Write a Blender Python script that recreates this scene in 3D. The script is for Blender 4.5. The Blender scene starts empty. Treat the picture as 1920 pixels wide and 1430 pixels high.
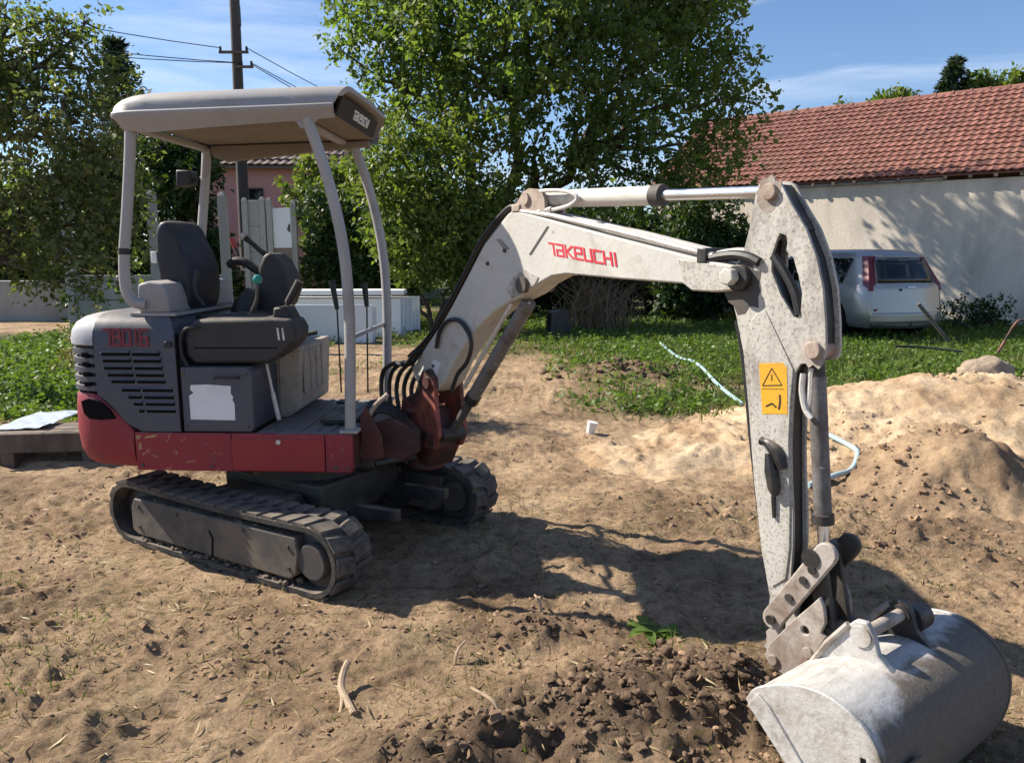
import bpy, bmesh, math, random
import numpy as np
from mathutils import Matrix, Vector
R = math.radians
random.seed(7)
rng = np.random.default_rng(11)
scene = bpy.context.scene
COL = scene.collection

# ------------------------------------------------------------------ camera
cam_d = bpy.data.cameras.new('camera')
cam_d.sensor_width = 36.0
cam_d.lens = 27.0
cam_d.clip_start = 0.05
cam_d.clip_end = 3000
cam = bpy.data.objects.new('camera', cam_d)
COL.objects.link(cam)
cam.location = (0, 0, 1.55)
cam.rotation_euler = (R(90 - 9.462), 0, 0)
scene.camera = cam

# ------------------------------------------------------------------ sky, sun, exposure
SUN_ELEV, SUN_AZ = R(40), R(19)           # light travels towards +X and slightly towards the camera
to_sun = Vector((-math.cos(SUN_AZ) * math.cos(SUN_ELEV), math.sin(SUN_AZ) * math.cos(SUN_ELEV), math.sin(SUN_ELEV)))
world = bpy.data.worlds.new('World')
scene.world = world
world.use_nodes = True
wn, wl = world.node_tree.nodes, world.node_tree.links
wn.clear()
sky_n = wn.new('ShaderNodeTexSky')
sky_n.sky_type = 'NISHITA'
sky_n.sun_disc = False
sky_n.sun_elevation = SUN_ELEV
sky_n.sun_rotation = math.atan2(to_sun.x, to_sun.y)
sky_n.altitude = 100
sky_n.air_density = 1.0
sky_n.dust_density = 0.25
sky_n.ozone_density = 3.0
tc = wn.new('ShaderNodeTexCoord')
mp = wn.new('ShaderNodeMapping')
mp.inputs['Scale'].default_value = (1.2, 1.6, 9.0)
mp.inputs['Rotation'].default_value = (0.0, R(5), 0)
cn = wn.new('ShaderNodeTexNoise')
cn.inputs['Scale'].default_value = 2.6
cn.inputs['Detail'].default_value = 7
cn.inputs['Roughness'].default_value = 0.56
cn.inputs['Distortion'].default_value = 0.35
cr = wn.new('ShaderNodeValToRGB')
cr.color_ramp.elements[0].position = 0.49
cr.color_ramp.elements[0].color = (0, 0, 0, 1)
cr.color_ramp.elements[1].position = 0.80
cr.color_ramp.elements[1].color = (0.62, 0.62, 0.62, 1)
cm = wn.new('ShaderNodeMix')
cm.data_type = 'RGBA'
cm.inputs['B'].default_value = (7.6, 8.2, 9.4, 1)
bg = wn.new('ShaderNodeBackground')
bg.inputs['Strength'].default_value = 0.069
wo = wn.new('ShaderNodeOutputWorld')
wl.new(tc.outputs['Generated'], mp.inputs['Vector'])
wl.new(mp.outputs['Vector'], cn.inputs['Vector'])
wl.new(cn.outputs['Fac'], cr.inputs['Fac'])
wl.new(cr.outputs['Color'], cm.inputs['Factor'])
tint = wn.new('ShaderNodeMix')
tint.data_type = 'RGBA'
tint.blend_type = 'MULTIPLY'
tint.inputs['Factor'].default_value = 1.0
tint.inputs['B'].default_value = (0.96, 1.04, 1.17, 1)
wl.new(sky_n.outputs['Color'], tint.inputs['A'])
wl.new(tint.outputs['Result'], cm.inputs['A'])
wl.new(cm.outputs['Result'], bg.inputs['Color'])
wl.new(bg.outputs['Background'], wo.inputs['Surface'])

sun_d = bpy.data.lights.new('sun', 'SUN')
sun_d.energy = 5.0
sun_d.angle = R(0.55)
sun_d.color = (1.0, 0.915, 0.79)
sun = bpy.data.objects.new('sun', sun_d)
COL.objects.link(sun)
sun.rotation_euler = (-to_sun).to_track_quat('-Z', 'Y').to_euler()
sun.location = to_sun * 60
scene.view_settings.view_transform = 'Standard'
scene.view_settings.look = 'None'
scene.view_settings.exposure = 0.92
scene.view_settings.gamma = 1.0
scene.cycles.max_bounces = 7
scene.cycles.transparent_max_bounces = 6

# ------------------------------------------------------------------ material helpers
def mat_new(name):
    m = bpy.data.materials.new(name)
    m.use_nodes = True
    n, l = m.node_tree.nodes, m.node_tree.links
    n.clear()
    out = n.new('ShaderNodeOutputMaterial')
    b = n.new('ShaderNodeBsdfPrincipled')
    l.new(b.outputs[0], out.inputs[0])
    return m, n, l, b, out

def noise(n, l, vec, scale, detail=5, rough=0.6, dist=0.0):
    t = n.new('ShaderNodeTexNoise')
    t.inputs['Scale'].default_value = scale
    t.inputs['Detail'].default_value = detail
    t.inputs['Roughness'].default_value = rough
    t.inputs['Distortion'].default_value = dist
    if vec is not None:
        l.new(vec, t.inputs['Vector'])
    return t

def ramp(n, l, src, stops):
    r = n.new('ShaderNodeValToRGB')
    while len(r.color_ramp.elements) < len(stops):
        r.color_ramp.elements.new(0.5)
    for e, (p, c) in zip(r.color_ramp.elements, stops):
        e.position = p
        e.color = (c, c, c, 1) if isinstance(c, (int, float)) else (*c, 1)
    l.new(src, r.inputs['Fac'])
    return r

def mix(n, l, fac, a, b, mode='MIX'):
    m = n.new('ShaderNodeMix')
    m.data_type = 'RGBA'
    m.blend_type = mode
    for key, val in (('Factor', fac), ('A', a), ('B', b)):
        if isinstance(val, (int, float)):
            m.inputs[key].default_value = val
        elif isinstance(val, tuple):
            m.inputs[key].default_value = (*val, 1)
        else:
            l.new(val, m.inputs[key])
    return m.outputs['Result']

def bump(n, l, h, strength, dist, b):
    bp = n.new('ShaderNodeBump')
    bp.inputs['Strength'].default_value = strength
    bp.inputs['Distance'].default_value = dist
    l.new(h, bp.inputs['Height'])
    l.new(bp.outputs['Normal'], b.inputs['Normal'])

def worn(name, col, dirt=(0.16, 0.115, 0.075), amount=0.5, scale=4.0, rough=0.5, fine=0.35, metal=0.0, chips=None, bumpy=0.12, streak=False, dust=0.45):
    """Paint or metal under blotchy dirt, fine specks and, if asked, chipped spots."""
    m, n, l, b, o = mat_new(name)
    t = n.new('ShaderNodeTexCoord')
    v = t.outputs['Object']
    if streak:
        mpn = n.new('ShaderNodeMapping')
        mpn.inputs['Scale'].default_value = (1.0, 1.0, 0.3)
        l.new(v, mpn.inputs['Vector'])
        v = mpn.outputs['Vector']
    n1 = noise(n, l, v, scale, 7, 0.65, 0.4)
    n2 = noise(n, l, t.outputs['Object'], scale * 11, 4, 0.7)
    n3 = noise(n, l, t.outputs['Object'], scale * 0.6, 3, 0.5)
    lo = 0.62 - 0.3 * amount
    r1 = ramp(n, l, n1.outputs['Fac'], [(lo, 0.0), (lo + 0.22, min(1.0, 0.35 + amount))])
    r2 = ramp(n, l, n2.outputs['Fac'], [(0.5, 0.0), (0.72, fine)])
    shade = mix(n, l, n3.outputs['Fac'], tuple(c * 0.82 for c in col), tuple(min(1, c * 1.12) for c in col))
    c1 = mix(n, l, r1.outputs['Color'], shade, dirt)
    c2 = mix(n, l, r2.outputs['Color'], c1, tuple(d * 0.8 for d in dirt))
    if chips:
        n4 = noise(n, l, t.outputs['Object'], scale * 2.7, 8, 0.75, 0.8)
        r4 = ramp(n, l, n4.outputs['Fac'], [(0.635, 0.0), (0.67, 1.0)])
        c2 = mix(n, l, r4.outputs['Color'], c2, chips)
    if dust:
        g = n.new('ShaderNodeNewGeometry')
        sx = n.new('ShaderNodeSeparateXYZ')
        l.new(g.outputs['Normal'], sx.inputs[0])
        up = ramp(n, l, sx.outputs[2], [(0.35, 0.0), (0.95, 1.0)])
        n5 = noise(n, l, t.outputs['Object'], scale * 1.9, 7, 0.7, 0.3)
        sp_ = ramp(n, l, n5.outputs['Fac'], [(0.36, 0.0), (0.62, dust)])
        c2 = mix(n, l, mix(n, l, 1.0, up.outputs['Color'], sp_.outputs['Color'], 'MULTIPLY'), c2, (0.33, 0.265, 0.195))
    l.new(c2, b.inputs['Base Color'])
    rr = ramp(n, l, n1.outputs['Fac'], [(0.3, rough), (0.75, min(1.0, rough + 0.35))])
    l.new(rr.outputs['Color'], b.inputs['Roughness'])
    b.inputs['Metallic'].default_value = metal
    bump(n, l, n1.outputs['Fac'], bumpy, 0.02, b)
    return m

def leafy(name, c1, c2, trans=0.45, c3=None):
    """Thin leaf: diffuse plus light coming through, colour differing from leaf to leaf."""
    m = bpy.data.materials.new(name)
    m.use_nodes = True
    n, l = m.node_tree.nodes, m.node_tree.links
    n.clear()
    o = n.new('ShaderNodeOutputMaterial')
    g = n.new('ShaderNodeNewGeometry')
    t = n.new('ShaderNodeTexCoord')
    nz = noise(n, l, t.outputs['Object'], 0.9, 3, 0.5)
    cc = mix(n, l, g.outputs['Random Per Island'], c1, c2)
    if c3:
        r = ramp(n, l, nz.outputs['Fac'], [(0.5, 0.0), (0.7, 0.75)])
        cc = mix(n, l, r.outputs['Color'], cc, c3)
    p = n.new('ShaderNodeBsdfPrincipled')
    p.inputs['Roughness'].default_value = 0.5
    p.inputs['Specular IOR Level'].default_value = 0.35
    l.new(cc, p.inputs['Base Color'])
    tr = n.new('ShaderNodeBsdfTranslucent')
    tc_ = mix(n, l, 1.0, cc, (1.0, 1.15, 0.45), 'MULTIPLY')
    tcol = mix(n, l, 0.35, tc_, (0.16, 0.24, 0.02))
    l.new(tcol, tr.inputs['Color'])
    ms = n.new('ShaderNodeMixShader')
    ms.inputs[0].default_value = trans
    l.new(p.outputs[0], ms.inputs[1])
    l.new(tr.outputs[0], ms.inputs[2])
    l.new(ms.outputs[0], o.inputs[0])
    return m

def flat(name, col, rough=0.6, metal=0.0, spec=0.5, var=0.15, scale=8):
    m, n, l, b, o = mat_new(name)
    t = n.new('ShaderNodeTexCoord')
    nz = noise(n, l, t.outputs['Object'], scale, 5, 0.6)
    c = mix(n, l, nz.outputs['Fac'], tuple(max(0, x * (1 - var)) for x in col), tuple(min(1, x * (1 + var)) for x in col))
    l.new(c, b.inputs['Base Color'])
    b.inputs['Roughness'].default_value = rough
    b.inputs['Metallic'].default_value = metal
    b.inputs['Specular IOR Level'].default_value = spec
    bump(n, l, nz.outputs['Fac'], 0.08, 0.01, b)
    return m

M = {}
MUD = (0.17, 0.125, 0.085)
M['cover'] = worn('slate_cover_paint', (0.06, 0.068, 0.092), (0.12, 0.115, 0.11), 0.3, 5, 0.38, 0.25)
M['cover_light'] = worn('pale_grey_cover', (0.36, 0.37, 0.40), (0.22, 0.19, 0.16), 0.3, 5, 0.5, 0.2)
M['red'] = worn('red_machine_paint', (0.25, 0.016, 0.032), (0.13, 0.07, 0.06), 0.3, 5, 0.4, 0.4, chips=(0.4, 0.25, 0.16))
M['red_fresh'] = worn('brighter_red_panel', (0.30, 0.02, 0.026), (0.14, 0.06, 0.05), 0.18, 6, 0.4, 0.2)
M['orange_red'] = worn('blotchy_orange_red', (0.30, 0.08, 0.055), (0.022, 0.016, 0.014), 0.8, 6, 0.5, 0.4)  # orange-red base under near-black blotches
M['dark_red'] = worn('greasy_dark_red', (0.09, 0.022, 0.02), (0.03, 0.022, 0.018), 0.6, 6, 0.45, 0.4)
M['canopy'] = worn('canopy_plastic', (0.30, 0.295, 0.30), (0.22, 0.19, 0.155), 0.3, 3, 0.45, 0.12)
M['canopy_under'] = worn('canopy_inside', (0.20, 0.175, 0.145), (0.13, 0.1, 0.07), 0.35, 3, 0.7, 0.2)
M['post'] = worn('post_paint', (0.33, 0.325, 0.325), (0.18, 0.165, 0.15), 0.25, 6, 0.45, 0.25)
M['boom'] = worn('boom_white_paint', (0.53, 0.52, 0.475), (0.25, 0.205, 0.155), 0.28, 6, 0.45, 0.3, chips=(0.2, 0.13, 0.09))
M['arm'] = worn('arm_dirty_white', (0.47, 0.455, 0.41), (0.13, 0.108, 0.085), 0.42, 9, 0.55, 0.95, chips=(0.09, 0.075, 0.06), streak=True)
M['bracket'] = worn('bracket_beige', (0.42, 0.34, 0.28), (0.16, 0.10, 0.07), 0.5, 7, 0.6, 0.5)
M['hitch'] = worn('hitch_muddy_steel', (0.40, 0.36, 0.32), (0.16, 0.11, 0.08), 0.6, 7, 0.55, 0.5)
def bucket_material():
    """Scoured pale steel whose rounded back is muddy and darkened for its shade, the edge ragged."""
    m, n, l, b, o = mat_new('bucket_scoured_steel')
    t = n.new('ShaderNodeTexCoord')
    v = t.outputs['Object']
    sp = n.new('ShaderNodeSeparateXYZ'); l.new(v, sp.inputs[0])
    mpn = n.new('ShaderNodeMapping'); mpn.inputs['Scale'].default_value = (1.0, 0.25, 1.0); l.new(v, mpn.inputs['Vector'])
    n1 = noise(n, l, mpn.outputs['Vector'], 26, 8, 0.7, 0.3)
    n2 = noise(n, l, v, 6, 7, 0.68, 0.5)
    n3 = noise(n, l, v, 55, 5, 0.75)
    base = ramp(n, l, n1.outputs['Fac'], [(0.3, (0.26, 0.245, 0.225)), (0.48, (0.43, 0.42, 0.40)), (0.7, (0.54, 0.53, 0.51))]).outputs['Color']
    spots = ramp(n, l, n3.outputs['Fac'], [(0.60, 0.0), (0.72, 0.75)]).outputs['Color']
    c = mix(n, l, spots, base, (0.17, 0.14, 0.115))
    stain = ramp(n, l, n2.outputs['Fac'], [(0.50, 0.0), (0.68, 0.6)]).outputs['Color']
    c = mix(n, l, stain, c, (0.30, 0.25, 0.195))
    # muddy layer plus painted shade: grows along the back and towards the far end
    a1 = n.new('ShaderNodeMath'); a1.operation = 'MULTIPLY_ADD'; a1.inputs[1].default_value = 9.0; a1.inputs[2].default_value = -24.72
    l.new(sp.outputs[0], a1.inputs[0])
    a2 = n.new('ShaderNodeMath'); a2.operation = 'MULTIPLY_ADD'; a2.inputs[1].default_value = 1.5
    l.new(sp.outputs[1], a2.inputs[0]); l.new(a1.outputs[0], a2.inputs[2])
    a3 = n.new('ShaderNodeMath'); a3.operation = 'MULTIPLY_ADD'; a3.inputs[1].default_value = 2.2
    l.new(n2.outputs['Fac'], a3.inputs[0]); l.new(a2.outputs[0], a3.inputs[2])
    mud_shade = ramp(n, l, a3.outputs[0], [(0.55, 0.0), (0.78, 0.45), (1.0, 0.93)]).outputs['Color']
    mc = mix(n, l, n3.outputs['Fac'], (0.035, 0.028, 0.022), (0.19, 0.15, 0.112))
    c = mix(n, l, mud_shade, c, mc)
    l.new(c, b.inputs['Base Color'])
    rr = mix(n, l, mud_shade, (0.42, 0.42, 0.42), (0.9, 0.9, 0.9)); l.new(rr, b.inputs['Roughness'])
    hh = mix(n, l, 0.4, n2.outputs['Fac'], n3.outputs['Fac'])
    bump(n, l, hh, 0.45, 0.015, b)
    return m
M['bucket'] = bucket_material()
M['packed_soil'] = worn('packed_soil', (0.22, 0.17, 0.12), (0.10, 0.076, 0.055), 0.5, 16, 0.95, 0.6, bumpy=0.9, dust=0.0)
M['grease'] = worn('greasy_black_steel', (0.02, 0.0195, 0.02), (0.07, 0.058, 0.045), 0.5, 8, 0.38, 0.4)
M['steel'] = worn('dark_grey_steel', (0.06, 0.058, 0.056), (0.11, 0.085, 0.065), 0.5, 6, 0.55, 0.4)
M['frame'] = worn('track_frame_paint', (0.062, 0.058, 0.054), (0.15, 0.122, 0.093), 0.65, 4, 0.65, 0.4)
M['rubber'] = worn('track_rubber', (0.026, 0.026, 0.027), (0.15, 0.12, 0.09), 0.5, 5, 0.7, 0.5, bumpy=0.25)
M['rubber_dusty'] = worn('track_rubber_dusty', (0.045, 0.042, 0.04), (0.19, 0.155, 0.12), 0.6, 5, 0.75, 0.5, bumpy=0.25)
M['hose'] = flat('hose_rubber', (0.022, 0.022, 0.024), 0.5, 0, 0.4, 0.3, 20)
M['plastic'] = worn('black_plastic', (0.014, 0.0145, 0.017), (0.06, 0.055, 0.05), 0.25, 7, 0.45, 0.2)
M['console'] = worn('console_plastic', (0.026, 0.026, 0.028), (0.075, 0.07, 0.062), 0.3, 6, 0.5, 0.25)
M['seat'] = worn('seat_vinyl', (0.012, 0.013, 0.022), (0.045, 0.042, 0.042), 0.25, 6, 0.42, 0.2)
M['floor_plate'] = worn('floor_plate', (0.13, 0.13, 0.14), (0.17, 0.14, 0.11), 0.5, 5, 0.55, 0.4)
M['beige'] = worn('dusty_beige_panel', (0.34, 0.31, 0.27), (0.17, 0.13, 0.10), 0.4, 8, 0.7, 0.4)
M['scrape'] = worn('bare_yellow_scrape', (0.40, 0.27, 0.12), (0.25, 0.05, 0.04), 0.5, 20, 0.7, 0.5)
M['hole'] = flat('dark_opening', (0.008, 0.008, 0.009), 0.9, 0, 0.1)
M['chrome'] = worn('chromed_rod', (0.78, 0.79, 0.82), (0.5, 0.48, 0.46), 0.08, 6, 0.14, 0.05, metal=1.0, bumpy=0.0, dust=0.0)
M['tube'] = worn('pale_steel_tube', (0.60, 0.58, 0.55), (0.2, 0.16, 0.13), 0.35, 9, 0.38, 0.4, metal=0.2)
M['cyl'] = worn('cylinder_cream_paint', (0.62, 0.60, 0.54), (0.26, 0.2, 0.15), 0.3, 6, 0.4, 0.3, chips=(0.12, 0.09, 0.07))
M['cyl_dark'] = worn('cylinder_muddy', (0.16, 0.152, 0.148), (0.06, 0.05, 0.042), 0.55, 9, 0.4, 0.6, chips=(0.62, 0.60, 0.57))
M['white'] = worn('white_sticker', (0.72, 0.73, 0.76), (0.45, 0.42, 0.4), 0.15, 8, 0.5, 0.15)
M['yellow'] = worn('yellow_sticker', (0.70, 0.36, 0.015), (0.25, 0.15, 0.05), 0.25, 9, 0.5, 0.4)
M['ink'] = flat('black_print', (0.02, 0.016, 0.012), 0.6)
M['logo'] = flat('red_lettering', (0.62, 0.035, 0.055), 0.5, 0, 0.4, 0.1)
M['logo_faded'] = flat('faded_red_lettering', (0.17, 0.03, 0.048), 0.6, 0, 0.4, 0.2)
M['teal'] = flat('teal_knob', (0.01, 0.20, 0.17), 0.35)
M['red_knob'] = flat('red_knob', (0.4, 0.06, 0.05), 0.5)

# ------------------------------------------------------------------ object helpers
I4 = Matrix.Identity(4)
WM = {}
def frame(O, yaw, z=0.0):
    return Matrix.Translation((O[0], O[1], z)) @ Matrix.Rotation(yaw, 4, 'Z')

def put(o, parent=None, Mw=I4):
    COL.objects.link(o)
    WM[o.name] = Mw.copy()
    if parent is not None:
        o.parent = parent
        o.matrix_basis = WM[parent.name].inverted() @ Mw
    else:
        o.matrix_basis = Mw
    return o

def tag(o, label, cat, group=None):
    o['kind'] = 'thing'
    o['label'] = label
    o['category'] = cat
    if group:
        o['group'] = group
    return o

def thing(name, label, cat, Mw=I4, group=None):
    return tag(put(bpy.data.objects.new(name, None), None, Mw), label, cat, group)

def mesh_of(name, verts, faces, mats, smooth=None):
    me = bpy.data.meshes.new(name)
    if isinstance(verts, np.ndarray) and isinstance(faces, np.ndarray):
        k = faces.shape[1]
        me.vertices.add(len(verts))
        me.vertices.foreach_set('co', verts.astype(np.float32).ravel())
        me.loops.add(faces.size)
        me.loops.foreach_set('vertex_index', faces.astype(np.int32).ravel())
        me.polygons.add(len(faces))
        me.polygons.foreach_set('loop_start', np.arange(0, faces.size, k, dtype=np.int32))
        me.update(calc_edges=True)
    else:
        me.from_pydata([tuple(v) for v in verts], [], [tuple(f) for f in faces])
        me.update()
    for m in (mats if isinstance(mats, (list, tuple)) else [mats]):
        me.materials.append(m)
    if smooth is not None:
        me.polygons.foreach_set('use_smooth', np.ones(len(me.polygons), dtype=bool))
        if smooth < 170:
            me.set_sharp_from_angle(angle=R(smooth))
    return me

def add(name, vf, mat, parent=None, Mw=None, smooth=35, bevel=0.0, seg=2):
    verts, faces = vf
    if Mw is None:
        Mw = WM[parent.name] if parent is not None else I4
    me = mesh_of(name, verts, faces, mat, None)
    bm = bmesh.new()
    bm.from_mesh(me)
    bmesh.ops.recalc_face_normals(bm, faces=bm.faces)
    bm.to_mesh(me)
    bm.free()
    if smooth is not None:
        me.polygons.foreach_set('use_smooth', np.ones(len(me.polygons), dtype=bool))
        me.set_sharp_from_angle(angle=R(smooth))
    o = bpy.data.objects.new(name, me)
    put(o, parent, Mw)
    if bevel:
        b = o.modifiers.new('edge', 'BEVEL')
        b.width = bevel
        b.segments = seg
        b.limit_method = 'ANGLE'
        b.angle_limit = R(40)
        b.harden_normals = False
    return o

def copy_tree(o, parent=None, Mw=None):
    c = o.copy()
    COL.objects.link(c)
    if Mw is not None:
        c.matrix_basis = Mw
    c.parent = parent
    WM[c.name] = Mw if Mw is not None else (WM[parent.name] @ o.matrix_basis if parent else WM[o.name])
    for ch in list(o.children):
        copy_tree(ch, c)
    return c

def join(*parts):
    V, Fc = [], []
    for v, f in parts:
        k = len(V)
        V += [tuple(p) for p in v]
        Fc += [tuple(i + k for i in q) for q in f]
    return V, Fc

def box(x0, x1, y0, y1, z0, z1):
    v = [(x, y, z) for z in (z0, z1) for y in (y0, y1) for x in (x0, x1)]
    return v, [(0, 2, 3, 1), (4, 5, 7, 6), (0, 1, 5, 4), (2, 6, 7, 3), (0, 4, 6, 2), (1, 3, 7, 5)]

def prism(prof, y0, y1, dy=None):
    """Profile of (x, z) points extruded along y; dy(x, z) may shift a point sideways."""
    n = len(prof)
    v = [(x, y0, z) for x, z in prof] + [(x, y1, z) for x, z in prof]
    f = [tuple(range(n)), tuple(range(2 * n - 1, n - 1, -1))]
    f += [(i, (i + 1) % n, n + (i + 1) % n, n + i) for i in range(n)]
    return v, f

def plate_hole(outer, holes, y0, y1):
    """Flat plate with real holes, extruded along y."""
    bm = bmesh.new()
    loops = []
    for lp in [outer] + holes:
        vs = [bm.verts.new((x, y0, z)) for x, z in lp]
        es = [bm.edges.new((vs[i], vs[(i + 1) % len(vs)])) for i in range(len(vs))]
        loops.append((vs, es))
    es = [e for _, q in loops for e in q]
    bmesh.ops.triangle_fill(bm, edges=es, use_beauty=True)
    geom = bmesh.ops.extrude_face_region(bm, geom=list(bm.faces))
    for g in geom['geom']:
        if isinstance(g, bmesh.types.BMVert):
            g.co.y = y1
    bm.verts.index_update()
    v = [tuple(q.co) for q in bm.verts]
    f = [tuple(q.index for q in fc.verts) for fc in bm.faces]
    bm.free()
    return v, f

def smooth_path(pts, k=8):
    P = [Vector(p) for p in pts]
    P = [P[0] * 2 - P[1]] + P + [P[-1] * 2 - P[-2]]
    out = []
    for i in range(1, len(P) - 2):
        a, b, c, d = P[i - 1:i + 3]
        for j in range(k):
            t = j / k
            out.append(0.5 * ((2 * b) + (c - a) * t + (2 * a - 5 * b + 4 * c - d) * t * t + (3 * b - a - 3 * c + d) * t ** 3))
    out.append(P[-2])
    return out

def tube(pts, r, n=10, caps=True):
    """Round tube along points; r is one radius or one per point."""
    P = [Vector(p) for p in pts]
    rs = r if isinstance(r, (list, tuple)) else [r] * len(P)
    v, f = [], []
    ref = None
    for i, p in enumerate(P):
        d = (P[min(i + 1, len(P) - 1)] - P[max(i - 1, 0)]).normalized()
        if ref is None:
            ref = d.orthogonal().normalized()
        ref = (ref - d * ref.dot(d))
        if ref.length < 1e-5:
            ref = d.orthogonal()
        ref.normalize()
        s = d.cross(ref)
        for k in range(n):
            a = 2 * math.pi * k / n
            v.append(tuple(p + (ref * math.cos(a) + s * math.sin(a)) * rs[i]))
    for i in range(len(P) - 1):
        for k in range(n):
            f.append((i * n + k, i * n + (k + 1) % n, (i + 1) * n + (k + 1) % n, (i + 1) * n + k))
    if caps:
        f.append(tuple(range(n - 1, -1, -1)))
        f.append(tuple(range((len(P) - 1) * n, len(P) * n)))
    return v, f

def rod(a, b, r, n=16):
    return tube([a, b], r, n)

def disc_y(x, z, r, y0, y1, n=24):
    return rod((x, y0, z), (x, y1, z), r, n)

def lathe_y(cx, cz, prof, n=28):
    """prof: (radius, y) points turned about the y axis through (cx, cz)."""
    v, f = [], []
    for r, y in prof:
        for k in range(n):
            a = 2 * math.pi * k / n
            v.append((cx + r * math.cos(a), y, cz + r * math.sin(a)))
    for i in range(len(prof) - 1):
        for k in range(n):
            f.append((i * n + k, i * n + (k + 1) % n, (i + 1) * n + (k + 1) % n, (i + 1) * n + k))
    f.append(tuple(range(n)))
    f.append(tuple(range((len(prof) - 1) * n, len(prof) * n)))
    return v, f

def rings(loops, close=True, cap0=True, cap1=True):
    """Surface through a list of equally long point loops."""
    n = len(loops[0])
    v = [tuple(p) for lp in loops for p in lp]
    f = []
    m = n if close else n - 1
    for i in range(len(loops) - 1):
        for k in range(m):
            f.append((i * n + k, i * n + (k + 1) % n, (i + 1) * n + (k + 1) % n, (i + 1) * n + k))
    if cap0:
        f.append(tuple(range(n)))
    if cap1:
        f.append(tuple(range((len(loops) - 1) * n, len(loops) * n)))
    return v, f

# ------------------------------------------------------------------ value noise on arrays
def vnoise(x, y, seed=0):
    xi, yi = np.floor(x).astype(np.int64), np.floor(y).astype(np.int64)
    xf, yf = x - xi, y - yi
    u, w = xf * xf * (3 - 2 * xf), yf * yf * (3 - 2 * yf)
    def h(a, b):
        k = (a * 374761393 + b * 668265263 + seed * 1442695041) & 0xffffffff
        k = ((k ^ (k >> 13)) * 1274126177) & 0xffffffff
        return ((k ^ (k >> 16)) & 0xffff) / 65535.0
    return (h(xi, yi) * (1 - u) + h(xi + 1, yi) * u) * (1 - w) + (h(xi, yi + 1) * (1 - u) + h(xi + 1, yi + 1) * u) * w

def fbm(x, y, s, oct=4, seed=0, gain=0.5):
    t, a, tot = 0.0, 1.0, 0.0
    for i in range(oct):
        t = t + a * (vnoise(x * s + 17.3 * i, y * s - 9.1 * i, seed + i) - 0.5)
        tot += a
        a *= gain
        s *= 2.03
    return t / tot * 2

def sstep(a, b, x):
    t = np.clip((x - a) / (b - a), 0, 1)
    return t * t * (3 - 2 * t)

def gauss(x, y, cx, cy, rx, ry=None, rot=0.0):
    ry = ry or rx
    dx, dy = x - cx, y - cy
    c, s = math.cos(rot), math.sin(rot)
    return np.exp(-(((dx * c + dy * s) / rx) ** 2 + ((-dx * s + dy * c) / ry) ** 2))

# ------------------------------------------------------------------ the ground
def dug_mask(x, y):
    """Freshly dug dark soil: the bank in the foreground and the scraped strip beside it."""
    m = gauss(x, y, 0.55, 2.40, 0.70, 0.27, 0.30) * 1.25
    m = np.maximum(m, gauss(x, y, -0.10, 2.08, 0.46, 0.20, 0.40) * 1.15)
    m = np.maximum(m, gauss(x, y, 0.10, 2.98, 0.30, 0.12, 0.1) * 0.6)
    m = np.maximum(m, gauss(x, y, 1.55, 9.6, 0.75, 0.5) * 0.85)
    m = np.maximum(m, gauss(x, y, 2.3, 4.25, 0.9, 0.22) * 0.55)
    m = np.maximum(m, gauss(x, y, -1.0, 1.9, 0.35, 0.2) * 0.3)
    return np.clip(m + 0.35 * fbm(x, y, 2.2, 3, 5) * (m > 0.08), 0, 1)

def green_mask(x, y):
    n = fbm(x, y, 0.7, 4, 21)
    g = sstep(6.6, 8.2, y + 1.2 * n) * sstep(-2.6, -3.4, x + 0.4 * n) * sstep(15.6, 14.2, y)
    g = np.maximum(g, sstep(7.0, 8.2, y + n - 0.15 * (x - 2)) * sstep(0.4, 1.8, x + 0.7 * n))
    g = np.maximum(g, sstep(10.8, 13, y + 1.5 * n) * sstep(-3.2, -1.6, x + n) * 0.6)
    g = np.maximum(g, sstep(14, 16, y + n) * (x > -2))
    g = np.maximum(g, gauss(x, y, -2.2, 8.6, 1.0, 1.6) * 0.9)
    g = np.maximum(g, gauss(x, y, 1.4, 7.9, 0.8, 0.55) * 0.75)
    g = g * np.where((y < 13) & (x > -3) & (x < 4.5), sstep(-0.5, 0.05, fbm(x, y, 0.9, 4, 27) + 0.10 * (y - 10.0) + 0.16 * (x - 0.9)), 1.0)
    g = np.where(y > 22, 1.0, g)
    g = g * (1 - 0.9 * gauss(x, y, 1.5, 9.6, 0.9, 0.6))
    return np.clip(g, 0, 1)

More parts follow.
